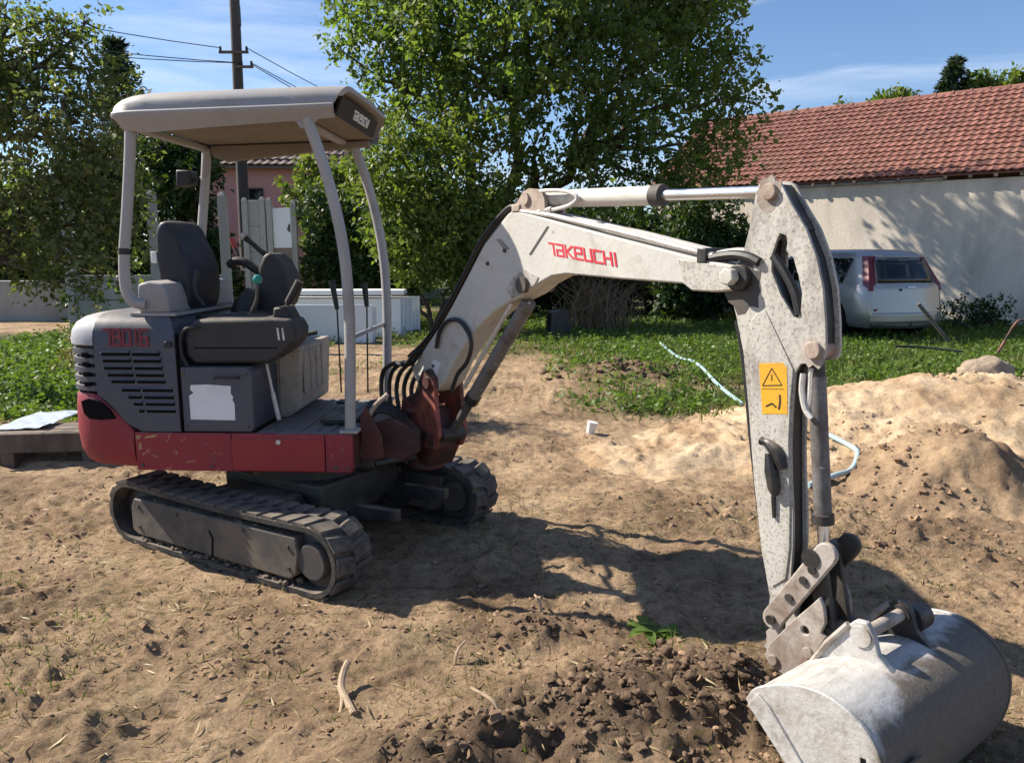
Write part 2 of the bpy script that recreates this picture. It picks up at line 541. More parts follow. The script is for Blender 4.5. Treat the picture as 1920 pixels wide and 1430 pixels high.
def ground_h(x, y):
    near = sstep(16, 6, np.hypot(x, y))
    h = 0.045 * fbm(x, y, 0.55, 3, 1) + near * (0.036 * fbm(x, y, 2.6, 4, 3) + 0.024 * fbm(x, y, 11, 3, 9, 0.6))
    c1 = fbm(x, y, 6.5, 3, 101, 0.6)
    c2 = fbm(x, y, 14.0, 3, 111, 0.6)
    patch = sstep(-0.25, 0.35, fbm(x, y, 1.1, 3, 121))
    h = h + near * (0.35 + 0.65 * patch) * (0.06 * np.maximum(0, c1 - 0.10) + 0.075 * np.maximum(0, c2 - 0.08) - 0.05 * np.maximum(0, -c1 - 0.22))
    # combed streaks running with the machine's last pass
    a = x * math.cos(0.5) - y * math.sin(0.5)
    b = x * math.sin(0.5) + y * math.cos(0.5)
    h = h + near * 0.016 * fbm(a * 0.35, b * 1.5, 6.0, 3, 31)
    d = dug_mask(x, y)
    h = h + 0.11 * gauss(x, y, 0.50, 2.46, 0.80, 0.25, 0.30) + 0.06 * gauss(x, y, -0.15, 2.08, 0.5, 0.2, 0.4)
    h = h + 0.045 * gauss(x, y, 0.05, 3.02, 0.5, 0.1, 0.05)
    h = h + 0.16 * gauss(x, y, 1.55, 9.6, 1.0, 0.6) + 0.05 * gauss(x, y, -0.6, 9.0, 2, 1.5)
    h = h + d * (0.075 * fbm(x, y, 7.5, 4, 41, 0.6) + 0.04 * fbm(x, y, 19, 3, 47, 0.6))
    # sit flat under the machine
    under = gauss(x, y, -1.15, 4.1, 1.25, 0.95)
    h = h * (1 - 0.8 * np.clip(under * 1.3, 0, 1)) - 0.012 * under
    return h

def axis(core0, core1, step, grow, lim0, lim1):
    mid = list(np.arange(core0, core1, step))
    up, s, v = [], step, core1
    while v < lim1:
        up.append(v); s *= grow; v += s
    dn, s, v = [], step, core0
    while v > lim0:
        s *= grow; v -= s; dn.append(v)
    return np.array(dn[::-1] + mid + up + [lim1])

gx = axis(-2.6, 2.6, 0.0165, 1.035, -900, 900)
gy = axis(1.6, 4.6, 0.0165, 1.017, -60, 1600)
GX, GY = np.meshgrid(gx, gy)
GZ = ground_h(GX, GY)
nx_, ny_ = len(gx), len(gy)
gv = np.stack([GX.ravel(), GY.ravel(), GZ.ravel()], 1)
ii = (np.arange(ny_ - 1)[:, None] * nx_ + np.arange(nx_ - 1)[None, :]).ravel()
gf = np.stack([ii, ii + 1, ii + 1 + nx_, ii + nx_], 1)

def ground_material():
    m, n, l, b, o = mat_new('trodden_soil')
    g = n.new('ShaderNodeNewGeometry')
    v = g.outputs['Position']
    at = n.new('ShaderNodeAttribute'); at.attribute_name = 'zone'
    sp = n.new('ShaderNodeSeparateColor')
    l.new(at.outputs['Color'], sp.inputs[0])
    n1 = noise(n, l, v, 1.7, 8, 0.62, 0.3)
    n2 = noise(n, l, v, 14, 8, 0.7)
    n3 = noise(n, l, v, 60, 7, 0.8)
    dry = ramp(n, l, n1.outputs['Fac'], [(0.32, (0.215, 0.142, 0.086)), (0.52, (0.41, 0.285, 0.176)), (0.7, (0.57, 0.41, 0.26))]).outputs['Color']
    speck_shade = ramp(n, l, n2.outputs['Fac'], [(0.34, 0.40), (0.48, 0.94), (0.66, 1.2)]).outputs['Color']  # dark specks also paint small shadows among the soil clumps
    fine = ramp(n, l, n3.outputs['Fac'], [(0.3, 0.45), (0.5, 1.0), (0.72, 1.4)]).outputs['Color']
    c = mix(n, l, 1.0, dry, speck_shade, 'MULTIPLY')
    c = mix(n, l, 0.85, c, mix(n, l, 1.0, c, fine, 'MULTIPLY'))
    n5 = noise(n, l, v, 3.4, 6, 0.6, 0.6)
    straw = ramp(n, l, n5.outputs['Fac'], [(0.52, 0.0), (0.7, 0.55)]).outputs['Color']
    c = mix(n, l, straw, c, mix(n, l, n3.outputs['Fac'], (0.19, 0.15, 0.085), (0.44, 0.35, 0.21)))
    dug = mix(n, l, n2.outputs['Fac'], (0.065, 0.044, 0.03), (0.25, 0.17, 0.112))
    c = mix(n, l, sp.outputs[0], c, dug)
    grn = mix(n, l, n2.outputs['Fac'], (0.035, 0.05, 0.016), (0.10, 0.10, 0.035))
    c = mix(n, l, sp.outputs[1], c, grn)
    sand = mix(n, l, n2.outputs['Fac'], (0.38, 0.26, 0.155), (0.58, 0.43, 0.28))
    c = mix(n, l, sp.outputs[2], c, sand)
    l.new(c, b.inputs['Base Color'])
    b.inputs['Roughness'].default_value = 0.95
    b.inputs['Specular IOR Level'].default_value = 0.15
    hh = mix(n, l, 0.45, n2.outputs['Fac'], n3.outputs['Fac'])
    bump(n, l, hh, 1.0, 0.05, b)
    return m
M['ground'] = ground_material()
ground_me = mesh_of('ground', gv, gf, M['ground'], 180)
zone = np.ones((len(gv), 4), dtype=np.float32)
zone[:, 0] = dug_mask(gv[:, 0], gv[:, 1])
zone[:, 1] = green_mask(gv[:, 0], gv[:, 1])
sd = np.maximum(gauss(gv[:, 0], gv[:, 1], 1.5, 5.9, 0.95, 0.9), gauss(gv[:, 0], gv[:, 1], 3.6, 6.0, 1.6, 1.5))
zone[:, 2] = np.clip(sstep(0.25, 0.7, sd + 0.4 * fbm(gv[:, 0], gv[:, 1], 1.6, 4, 77)), 0, 1) * 0.9
ca = ground_me.color_attributes.new('zone', 'FLOAT_COLOR', 'POINT')
ca.data.foreach_set('color', zone.ravel())
ground = put(bpy.data.objects.new('ground', ground_me))
ground['kind'] = 'structure'
ground['label'] = 'trodden brown soil of the yard with dug dark patches'

def gz(x, y):
    return float(ground_h(np.array([x], dtype=float), np.array([y], dtype=float))[0])

# ------------------------------------------------------------------ the excavator
HF = frame((-1.18, 4.2), R(-3))         # upper body
BF = frame((-0.47, 4.2), R(-53))        # boom, swung out to the side
TF = frame((-1.12, 4.17), R(-30.9))     # undercarriage
ex = thing('mini_excavator', 'red and grey mini excavator with open canopy and long white boom', 'excavator', HF)
def hp(name, vf, mat, parent=None, **k): return add(name, vf, M[mat], parent or ex, HF, **k)
def bp(name, vf, mat, parent=None, **k): return add(name, vf, M[mat], parent or ex, BF, **k)
def tp(name, vf, mat, parent=None, **k): return add(name, vf, M[mat], parent or ex, TF, **k)

# --- tracks
def stadium(r, n=14, c0=-0.70, c1=0.635, zc=0.176, sag=0.0):
    pts = []
    for k in range(n + 1):
        a = math.pi / 2 + math.pi * k / n
        pts.append((c0 + r * math.cos(a), zc + r * math.sin(a)))
    for k in range(1, 10):
        t = k / 10
        pts.append((c0 + (c1 - c0) * t, zc - r))
    for k in range(n + 1):
        a = -math.pi / 2 + math.pi * k / n
        pts.append((c1 + r * math.cos(a), zc + r * math.sin(a)))
    for k in range(1, 10):
        t = k / 10
        pts.append((c1 + (c0 - c1) * t, zc + r - sag * math.sin(math.pi * t)))
    return pts
def track_pos(s, r=0.166, c0=-0.70, c1=0.635, zc=0.176):
    L = c1 - c0
    arc = math.pi * r
    s = s % (2 * L + 2 * arc)
    if s < L: return (c0 + s, zc + r - 0.012 * math.sin(math.pi * s / L)), (1, 0), (0, 1)
    s -= L
    if s < arc:
        a = math.pi / 2 - s / r
        return (c1 + r * math.cos(a), zc + r * math.sin(a)), (math.sin(a), -math.cos(a)), (math.cos(a), math.sin(a))
    s -= arc
    if s < L: return (c1 - s, zc - r), (-1, 0), (0, -1)
    s -= L
    a = -math.pi / 2 - s / r
    return (c0 + r * math.cos(a), zc + r * math.sin(a)), (math.sin(a), -math.cos(a)), (math.cos(a), math.sin(a))
def lug_mesh(mat):
    # chevron block lying on the belt: x along travel, y across, z outwards
    prof = [(-0.043, 0.0), (0.043, 0.0), (0.032, 0.013), (-0.032, 0.013)]
    loops = []
    for y, sh in ((0.0, 0.012), (0.05, 0.0), (0.112, -0.012)):
        loops.append([(x + sh, y, z) for x, z in prof])
    v, f = rings(loops)
    me = mesh_of('lug', v, f, M[mat])
    bm = bmesh.new(); bm.from_mesh(me); bmesh.ops.recalc_face_normals(bm, faces=bm.faces); bm.to_mesh(me); bm.free()
    return me
lug_me = lug_mesh('rubber_dusty')
for side in (-1, 1):
    vc = 0.55 * side
    outer, inner = stadium(0.166, sag=0.012), stadium(0.142, sag=0.012)
    n = len(outer)
    loops = []
    for y0, pr in ((-0.115, inner), (-0.115, outer), (0.115, outer), (0.115, inner)):
        loops.append([(x, vc + y0, z) for x, z in pr])
    v, f = rings(loops + [loops[0]], cap0=False, cap1=False)
    v = v[:4 * n]
    f = [tuple(i % (4 * n) for i in q) for q in f]
    tr = tp('track', (v, f), 'rubber')
    tr['label'] = 'rubber track nearer the viewer' if side < 0 else 'rubber track half hidden under the boom'
    total = 2 * 1.335 + 2 * math.pi * 0.166
    cnt = 36
    for k in range(cnt):
        for half in (0, 1):
            (x, z), d, nrm = track_pos((k + 0.5 * half) * total / cnt)
            m3 = Matrix(((d[0], 0, nrm[0], x), (0, 1, 0, vc), (d[1], 0, nrm[1], z), (0, 0, 0, 1)))
            if half: m3 = m3 @ Matrix.Scale(-1, 4, (0, 1, 0))
            o = bpy.data.objects.new('lug', lug_me)
            put(o, tr, TF @ m3)
    s = side
    ya, yb = (vc - 0.108 * 1, vc + 0.09) if s < 0 else (vc - 0.09, vc + 0.108)
    fr = [(-0.655, 0.262), (-0.685, 0.21), (-0.685, 0.085), (-0.64, 0.062), (0.50, 0.066), (0.545, 0.10), (0.565, 0.2), (0.55, 0.276)]
    tp('track_frame', prism(fr, ya, yb), 'frame', tr, bevel=0.008)
    for bu, bz_ in ((-0.62, 0.225), (-0.62, 0.11), (-0.30, 0.235), (0.20, 0.245), (0.50, 0.225), (0.50, 0.12)):
        tp('bolt', disc_y(bu, bz_, 0.011, (ya - 0.007) if s < 0 else yb, ya if s < 0 else (yb + 0.007), 8), 'steel', tr)
    tp('frame_seam', prism([(-0.04, 0.062), (-0.03, 0.062), (-0.02, 0.16), (-0.045, 0.2), (-0.052, 0.2), (-0.03, 0.16)], ya - 0.004, ya + 0.01), 'hole', tr)
    tp('front_wheel', lathe_y(0.635, 0.172, [(0.02, vc - 0.100), (0.08, vc - 0.100), (0.088, vc - 0.088), (0.088, vc - 0.06), (0.135, vc - 0.05), (0.135, vc + 0.05), (0.05, vc + 0.06)]), 'steel', tr)
    tp('rear_sprocket', lathe_y(-0.70, 0.176, [(0.02, vc - 0.06), (0.10, vc - 0.05), (0.13, vc - 0.03), (0.13, vc + 0.03), (0.1, vc + 0.07)], 20), 'grease', tr)
    for u in (-0.42, -0.1, 0.22, 0.42):
        tp('roller', lathe_y(u, 0.062, [(0.02, vc - 0.085), (0.045, vc - 0.08), (0.045, vc + 0.08), (0.02, vc + 0.085)], 16), 'grease', tr)
def lump(cx_, cy_, cz_, r_, squash=0.6):
    v_ = [(cx_, cy_, cz_ + r_ * squash * random.uniform(0.8, 1.2))]
    for q, (kr, kz) in enumerate(((0.65, 0.65), (1.0, 0.1), (0.8, -0.5))):
        for w_ in range(7):
            a = 6.283 * w_ / 7 + 0.4 * q
            rr = r_ * kr * random.uniform(0.7, 1.3)
            v_.append((cx_ + rr * math.cos(a), cy_ + rr * math.sin(a), cz_ + r_ * squash * kz * random.uniform(0.8, 1.2)))
    f_ = [(0, 1 + w_, 1 + (w_ + 1) % 7) for w_ in range(7)]
    f_ += [(1 + q * 7 + w_, 1 + q * 7 + (w_ + 1) % 7, 1 + (q + 1) * 7 + (w_ + 1) % 7, 1 + (q + 1) * 7 + w_) for q in range(2) for w_ in range(7)]
    return v_, f_ + [tuple(range(15, 22))]
packed = []
for k in range(130):
    u = random.uniform(-0.66, 0.55)
    packed.append(lump(u, random.uniform(-0.655, -0.60), 0.036 + 0.012 * random.random(), 0.006 + 0.018 * random.random() ** 2))
for k in range(50):
    u = random.uniform(-0.62, 0.50)
    packed.append(lump(u, random.uniform(-0.655, -0.55), float(np.interp(u, [-0.65, 0.55], [0.264, 0.276])), 0.004 + 0.014 * random.random() ** 2, 0.45))
tp('packed_soil', join(*packed), 'packed_soil', [o for o in ex.children if o.name.startswith('track')][0], smooth=70)['kind'] = 'stuff'
tp('undercarriage', join(box(-0.36, 0.36, -0.30, 0.30, 0.19, 0.385),
    prism([(-0.30, 0.2), (0.30, 0.2), (0.24, 0.34), (-0.24, 0.34)], -0.46, -0.302),
    prism([(-0.30, 0.2), (0.30, 0.2), (0.24, 0.34), (-0.24, 0.34)], 0.302, 0.46)), 'grease', bevel=0.012)
for s in (-1, 1):
    tp('blade_arm', prism([(0.362, 0.20), (0.50, 0.30), (0.78, 0.315), (0.78, 0.255), (0.55, 0.22), (0.42, 0.12), (0.362, 0.13)], 0.20 * s - 0.02, 0.20 * s + 0.02), 'grease', bevel=0.006)
tp('swing_bearing', rod((0, 0, 0.386), (0, 0, 0.462), 0.33, 32), 'grease')

# --- upper body: frame, counterweight, covers
hp('main_frame', box(-0.69, 0.405, -0.455, 0.455, 0.466, 0.652), 'dark_red', bevel=0.006)
half = [(-0.445, -0.48), (-0.55, -0.48), (-0.65, -0.48), (-0.72, -0.48), (-0.78, -0.48), (-0.82, -0.479), (-0.865, -0.476),
        (-0.915, -0.467), (-0.965, -0.448), (-1.01, -0.418), (-1.045, -0.376), (-1.07, -0.32), (-1.088, -0.24), (-1.098, -0.13), (-1.102, 0.0)]
full = half + [(u, -v) for u, v in half[-2::-1]]
def inset_c(pts, d):
    """Move points of the plan outline inwards, towards the middle of the body."""
    out = []
    for i, (u, v) in enumerate(pts):
        a, b = pts[max(i - 1, 0)], pts[min(i + 1, len(pts) - 1)]
        tx, ty = b[0] - a[0], b[1] - a[1]
        L = math.hypot(tx, ty) or 1
        nx, ny = ty / L, -tx / L
        if nx * (-0.55 - u) + ny * (0 - v) < 0:
            nx, ny = -nx, -ny
        if abs(v) > 0.4799:
            nx = 0.0
        out.append((u + nx * d, v + ny * d))
    return out
def ztop(u):
    return float(np.interp(-u, [0.0, 0.690, 0.712, 0.745, 0.785, 0.825, 0.86, 0.90, 2], [0.668, 0.668, 0.695, 0.738, 0.785, 0.825, 0.85, 0.862, 0.862]))
cw = [p for p in full if p[0] <= -0.70]
cw = [(-0.697, -0.48)] + cw + [(-0.697, 0.48)]
L_ = []
for t, d in ((0.0, 0.11), (0.03, 0.075), (0.10, 0.035), (0.25, 0.010), (0.5, 0.0), (0.8, 0.004), (0.97, 0.012), (1.0, 0.02)):
    L_.append([(u, v, 0.462 + t * (ztop(uo) - 0.006 - 0.462)) for (u, v), (uo, _) in zip(inset_c(cw, d), cw)])
counterweight = hp('counterweight', rings(L_), 'red')
hp('vent_hole', prism([(-0.948, 0.822), (-0.911, 0.836), (-0.858, 0.823), (-0.807, 0.78), (-0.781, 0.734), (-0.853, 0.728), (-0.913, 0.733), (-0.938, 0.76)], -0.4845, -0.47), 'hole', counterweight)
# engine cover
ec = [p for p in half if p[0] >= -0.866]
ec = ec + [(u, -v) for u, v in ec[::-1]]
L_ = []
for z, dv, du in ((None, 0.0, 0.0), (0.95, 0.0, 0.0), (1.10, 0.004, 0.0), (1.17, 0.012, 0.012), (1.21, 0.03, 0.03), (1.238, 0.065, 0.055), (1.252, 0.11, 0.075), (1.258, 0.17, 0.09), (1.262, 0.3, 0.10)):
    lp = []
    for u, v in ec:
        sgn = -1 if v < 0 else 1
        du_ = du if u > -0.5 else 0.0
        lp.append((u - du_, v - sgn * dv, (ztop(u) + 0.004) if z is None else max(z, ztop(u) + 0.004)))
    L_.append(lp)
cover = hp('engine_cover', rings(L_), 'cover')
arc = [p for p in full if p[0] < -0.866]
a0 = [(-0.872, -0.4755)] + arc + [(-0.872, 0.4755)]
L_ = []
for z, d in ((1.098, 0.012), (1.102, 0.004), (1.13, 0.004), (1.17, 0.012), (1.207, 0.035), (1.232, 0.075), (1.248, 0.13), (1.256, 0.19)):
    L_.append([(u, v, z) for u, v in inset_c(a0, d)])
rear_cover = hp('rear_cover', rings(L_), 'cover_light')
L_ = []
for k in range(5):
    z0 = 0.864 + k * 0.0464
    for dz, d in ((0.0, 0.03), (0.006, 0.008), (0.032, 0.008), (0.038, 0.03)):
        L_.append([(u, v, z0 + dz) for u, v in inset_c(a0, d)])
vent = hp('rear_vent', rings(L_), 'cover')
for z in (0.905, 0.955, 1.005, 1.052):
    hp('vent_hole', join(box(-0.935, -0.905, -0.4655, -0.44, z - 0.012, z + 0.012)), 'hole', vent)
# louvres on the cover's side
for z, ua, um, ub in ((1.062, -0.825, -0.675, -0.53), (1.028, -0.82, -0.672, -0.525), (0.992, -0.815, -0.668, -0.52), (0.957, -0.80, -0.664, -0.515), (0.924, -0.785, -0.66, -0.51),
                      (0.882, -0.735, -0.635, -0.475), (0.846, -0.705, -0.63, -0.472), (0.812, -0.68, -0.626, -0.47), (0.777, -0.655, -0.622, -0.468)):
    for a, b in ((ua, um - 0.006), (um + 0.006, ub)):
        if b - a > 0.02:
            s_ = hp('louvre', join(prism([(a, z - 0.010), (b, z - 0.010), (b, z + 0.010), (a, z + 0.010)], -0.4808, -0.47)), 'hole', cover)
            hp('louvre_lip', ([(a, -0.4795, z + 0.017), (b, -0.4795, z + 0.017), (b, -0.489, z + 0.006), (a, -0.489, z + 0.006), (a, -0.4795, z + 0.009), (b, -0.4795, z + 0.009)],
                [(0, 1, 2, 3), (3, 2, 5, 4), (0, 3, 4), (1, 5, 2)]), 'cover', cover, smooth=None)
hp('cover_edge', prism([(-0.448, 0.675), (-0.440, 0.675), (-0.440, 1.16), (-0.448, 1.16)], -0.4835, -0.46), 'hole', cover)

# red side skirt with its access door
skirt = hp('side_skirt', prism([(-0.690, 0.470), (0.405, 0.470), (0.415, 0.50), (0.415, 0.655), (0.40, 0.666), (-0.690, 0.666)], -0.480, -0.456), 'red', bevel=0.006)
door = hp('access_door', prism([(-0.195, 0.478), (0.275, 0.478), (0.275, 0.640), (-0.195, 0.640)], -0.4845, -0.47), 'red_fresh', skirt, bevel=0.003)
hp('latch', disc_y(0.045, 0.626, 0.012, -0.491, -0.48, 16), 'tube', door)
for sc in ([(-0.685, 0.630), (-0.665, 0.633), (-0.655, 0.648), (-0.68, 0.652)], [(-0.645, 0.636), (-0.60, 0.640), (-0.57, 0.649), (-0.578, 0.655), (-0.625, 0.650)], [(-0.675, 0.575), (-0.655, 0.58), (-0.66, 0.61), (-0.668, 0.615)]):
    hp('paint_scrape', prism(sc, -0.4812, -0.47), 'scrape', skirt)
hp('paint_scrape', prism([(-0.44, 0.51), (-0.39, 0.52), (-0.385, 0.527), (-0.435, 0.518)], -0.4812, -0.47), 'scrape', skirt)
hp('side_skirt', prism([(-0.690, 0.470), (0.405, 0.470), (0.415, 0.50), (0.415, 0.655), (0.40, 0.666), (-0.690, 0.666)], 0.456, 0.480), 'red', bevel=0.006)

# tool box under the console, with the worn white sticker
tb = hp('side_box', prism([(-0.436, 0.672), (-0.092, 0.672), (-0.076, 0.70), (-0.076, 0.975), (-0.10, 0.996), (-0.436, 0.996)], -0.478, -0.12), 'cover', bevel=0.008)
stk = [(-0.395, 0.735), (-0.170, 0.733), (-0.168, 0.815), (-0.178, 0.838), (-0.172, 0.85), (-0.185, 0.868), (-0.182, 0.905), (-0.30, 0.912), (-0.385, 0.908), (-0.388, 0.885), (-0.372, 0.87), (-0.395, 0.855)]
hp('worn_sticker', prism(stk, -0.4795, -0.47), 'white', tb)
hp('floor_plate', box(-0.075, 0.40, -0.452, 0.452, 0.6545, 0.668), 'floor_plate', bevel=0.004)
hp('deck_riser', prism([(-0.45, 0.67), (-0.03, 0.67), (0.04, 0.72), (0.06, 1.06), (-0.45, 1.06)], -0.118, 0.42), 'beige', bevel=0.01)
for k, u in enumerate((-0.02,)):
    for y in (-0.08, 0.02, 0.12, 0.22):
        hp('riser_panel', box(0.052, 0.066, y, y + 0.08, 0.80, 1.03), 'beige', bevel=0.004)
hp('riser_panel', prism([(-0.07, 0.69), (0.0, 0.70), (0.035, 0.75), (0.05, 1.03), (-0.06, 1.03)], -0.128, -0.117), 'beige', bevel=0.004)
hp('gas_strut', join(rod((-0.065, -0.30, 0.99), (-0.04, -0.30, 0.84), 0.008), rod((-0.04, -0.30, 0.84), (-0.015, -0.30, 0.70), 0.012)), 'tube')
hp('pedal', join(box(0.17, 0.26, 0.12, 0.20, 0.70, 0.715), rod((0.26, 0.16, 0.67), (0.22, 0.16, 0.71), 0.012)), 'plastic')
hp('pedal', join(box(0.20, 0.33, -0.30, -0.22, 0.685, 0.70), rod((0.33, -0.26, 0.665), (0.29, -0.26, 0.695), 0.012)), 'plastic')

# small fittings: latches, bolts, grab handle, seams
hp('cover_latch', box(-0.50, -0.465, -0.4885, -0.479, 1.095, 1.125), 'plastic', cover, bevel=0.004)
for u in (-0.66, -0.30, 0.33, 0.39):
    hp('bolt', disc_y(u, 0.495, 0.009, -0.486, -0.479, 8), 'steel', skirt)
hp('panel_seam', box(-0.197, -0.1925, -0.4812, -0.47, 0.472, 0.664), 'hole', skirt)
hp('panel_seam', box(0.2755, 0.280, -0.4812, -0.47, 0.472, 0.664), 'hole', skirt)
hp('grab_handle', tube(smooth_path([(-0.26, -0.479, 0.945), (-0.255, -0.497, 0.95), (-0.20, -0.499, 0.95), (-0.145, -0.497, 0.95), (-0.14, -0.479, 0.945)], 4), 0.006, 8), 'plastic', tb)
for u, z in ((-0.42, 0.70), (-0.42, 0.965), (-0.105, 0.70), (-0.10, 0.965)):
    hp('bolt', disc_y(u, z, 0.008, -0.484, -0.477, 8), 'steel', tb)
hp('swing_cylinder', join(rod((0.20, -0.22, 0.43), (0.46, -0.20, 0.44), 0.032, 16), rod((0.46, -0.20, 0.44), (0.66, -0.10, 0.46), 0.018, 12)), 'grease')
for k in range(4):
    hp('deck_hose', tube(smooth_path([(0.36, -0.20 + 0.06 * k, 0.66), (0.42, -0.21 + 0.06 * k, 0.71 + 0.012 * k), (0.52, -0.17 + 0.05 * k, 0.72), (0.60, -0.13 + 0.04 * k, 0.66)], 5), 0.012, 8), 'hose')
for k in range(5):
    hp('floor_rib', box(-0.02 + 0.075 * k, 0.0 + 0.075 * k, -0.42, 0.42, 0.6682, 0.6735), 'floor_plate')

# consoles, seat, levers
con = hp('console', prism([(-0.40, 1.185), (-0.36, 1.228), (0.02, 1.236), (0.115, 1.232), (0.142, 1.18), (0.135, 1.12), (0.07, 1.06), (-0.005, 1.015), (-0.375, 1.008), (-0.415, 1.05), (-0.42, 1.13)], -0.445, -0.215), 'console', bevel=0.018, seg=3)
hp('console_mark', join(*[prism([(0.055 + 0.012 * c, 1.13), (0.065 + 0.012 * c, 1.13), (0.06 + 0.012 * c, 1.19), (0.05 + 0.012 * c, 1.19)], -0.4468, -0.43) for c in (0, 2)]), 'tube', con)
hp('console_seam', prism([(-0.37, 1.085), (0.05, 1.088), (0.05, 1.094), (-0.37, 1.091)], -0.4465, -0.43), 'hole', con)
hp('console', prism([(-0.45, 1.17), (-0.41, 1.21), (-0.20, 1.216), (-0.14, 1.205), (-0.12, 1.12), (-0.16, 1.06), (-0.425, 1.03), (-0.455, 1.08)], 0.25, 0.45), 'console', bevel=0.018, seg=3)
hp('hand_rail', tube(smooth_path([(-0.40, -0.462, 1.0), (-0.425, -0.465, 1.06), (-0.425, -0.465, 1.14), (-0.395, -0.463, 1.185), (-0.34, -0.455, 1.19)], 6), 0.009), 'plastic')
def seat_shell():
    loops = []
    base = [(-0.688, 1.678), (-0.625, 1.728), (-0.547, 1.711), (-0.503, 1.621), (-0.411, 1.502), (-0.4, 1.393), (-0.428, 1.234), (-0.62, 1.183), (-0.671, 1.306), (-0.683, 1.507)]
    for v, k in ((-0.205, 0.80), (-0.19, 0.93), (-0.14, 1.0), (0.0, 1.02), (0.12, 1.0), (0.165, 0.93), (0.18, 0.80)):
        cx = sum(p[0] for p in base) / len(base); cz = sum(p[1] for p in base) / len(base)
        loops.append([(cx - 0.02 + (x - cx) * k * 0.68, v, cz + (z - cz) * (0.6 + 0.4 * k)) for x, z in base])
    return rings(loops)
seat = hp('seat', seat_shell(), 'seat', smooth=60)
sm = seat.modifiers.new('round', 'SUBSURF'); sm.levels = 2; sm.render_levels = 2
hp('seat_cushion', prism([(-0.58, 1.10), (-0.16, 1.10), (-0.12, 1.16), (-0.14, 1.225), (-0.22, 1.245), (-0.56, 1.22)], -0.18, 0.17), 'seat', seat, bevel=0.03, seg=3)
hp('seat_piping', tube(smooth_path([(-0.56 + (x + 0.5) * 0.6, -0.197, z) for x, z in [(-0.523, 1.698), (-0.473, 1.604), (-0.426, 1.482), (-0.428, 1.373), (-0.514, 1.318), (-0.554, 1.276), (-0.563, 1.22)]], 5), 0.006), 'plastic', seat)
hp('seat_belt', join(box(-0.685, -0.655, -0.20, -0.16, 1.50, 1.56)), 'white', seat, bevel=0.005)
hp('belt_strap', tube(smooth_path([(-0.42, -0.20, 1.28), (-0.46, -0.21, 1.36), (-0.44, -0.2, 1.47)], 5), 0.012, 6), 'plastic', seat)
pod = hp('lever_pod', prism([(-0.219, 1.477), (-0.191, 1.541), (-0.154, 1.559), (-0.102, 1.512), (-0.067, 1.433), (-0.053, 1.344), (-0.084, 1.269), (-0.148, 1.203), (-0.21, 1.185), (-0.254, 1.224), (-0.257, 1.343)], 0.06, 0.30), 'console', bevel=0.03, seg=3)
hp('arm_rest', tube(smooth_path([(x, 0.10, z) for x, z in [(-0.405, 1.477), (-0.367, 1.506), (-0.307, 1.5), (-0.248, 1.462), (-0.189, 1.442)]], 5), [0.012] + [0.024] * 19 + [0.018], 10), 'plastic', pod)
lv = hp('lever', tube([(x, 0.18, z) for x, z in [(-0.343, 1.645), (-0.302, 1.612), (-0.249, 1.565), (-0.184, 1.517)]], [0.020, 0.014, 0.014, 0.021], 10), 'plastic', pod)
hp('grip_end', rod(*[(x, 0.18, z) for x, z in [(-0.351, 1.654), (-0.331, 1.636)]], 0.021), 'tube', lv)
lv = hp('lever', rod(*[(x, 0.24, z) for x, z in [(-0.424, 1.619), (-0.389, 1.49)]], 0.007), 'steel', pod)
hp('knob', rod(*[(x, 0.24, z) for x, z in [(-0.436, 1.637), (-0.417, 1.583)]], 0.014), 'red_knob', lv)
hp('lever_gaiter', tube([(x, -0.02, z) for x, z in [(-0.291, 1.191), (-0.272, 1.263), (-0.239, 1.321), (-0.223, 1.35)]], [0.075, 0.065, 0.05, 0.035], 14), 'plastic', con)
js = hp('joystick', tube(smooth_path([(x, -0.33, z) for x, z in [(-0.145, 1.212), (-0.115, 1.266), (-0.087, 1.325), (-0.079, 1.405)]], 5), 0.0085, 8), 'steel', con)
v_, f_ = lathe_y(0, 0, [(0.004, -0.024), (0.016, -0.019), (0.024, -0.006), (0.024, 0.006), (0.016, 0.019), (0.004, 0.024)], 14)
kx, kz = [(-0.076, 1.421)][0]
hp('knob', ([(x + kx, z - 0.33, y + kz) for x, y, z in v_], f_), 'teal', js)
hp('travel_lever', join(tube([(x, -0.30, z) for x, z in [(0.128, 1.412), (0.063, 1.303)]], [0.021, 0.019], 12), rod(*[(x, -0.30, z) for x, z in [(0.063, 1.303), (0.026, 1.221)]], 0.010)), 'plastic', con)
hp('lever_base', prism([(0.012, 1.284), (0.076, 1.292), (0.104, 1.238), (0.101, 1.176), (0.001, 1.175)], -0.38, -0.24), 'plastic', con, bevel=0.012)
hp('foot_lever', tube([(x, -0.10, z) for x, z in [(0.031, 1.122), (0.087, 1.125), (0.142, 1.134)]], [0.007, 0.011, 0.013], 8), 'plastic', con)
hp('travel_lever', join(tube([(x, 0.05, z) for x, z in [(0.19, 1.406), (0.214, 1.246)]], [0.018, 0.012], 10), rod(*[(x, 0.05, z) for x, z in [(0.214, 1.246), (0.221, 0.783)]], 0.0045)), 'plastic')
hp('travel_lever', join(tube([(x, 0.15, z) for x, z in [(0.346, 1.388), (0.356, 1.254)]], [0.018, 0.012], 10), rod(*[(x, 0.15, z) for x, z in [(0.356, 1.254), (0.347, 0.766)]], 0.0045)), 'plastic')

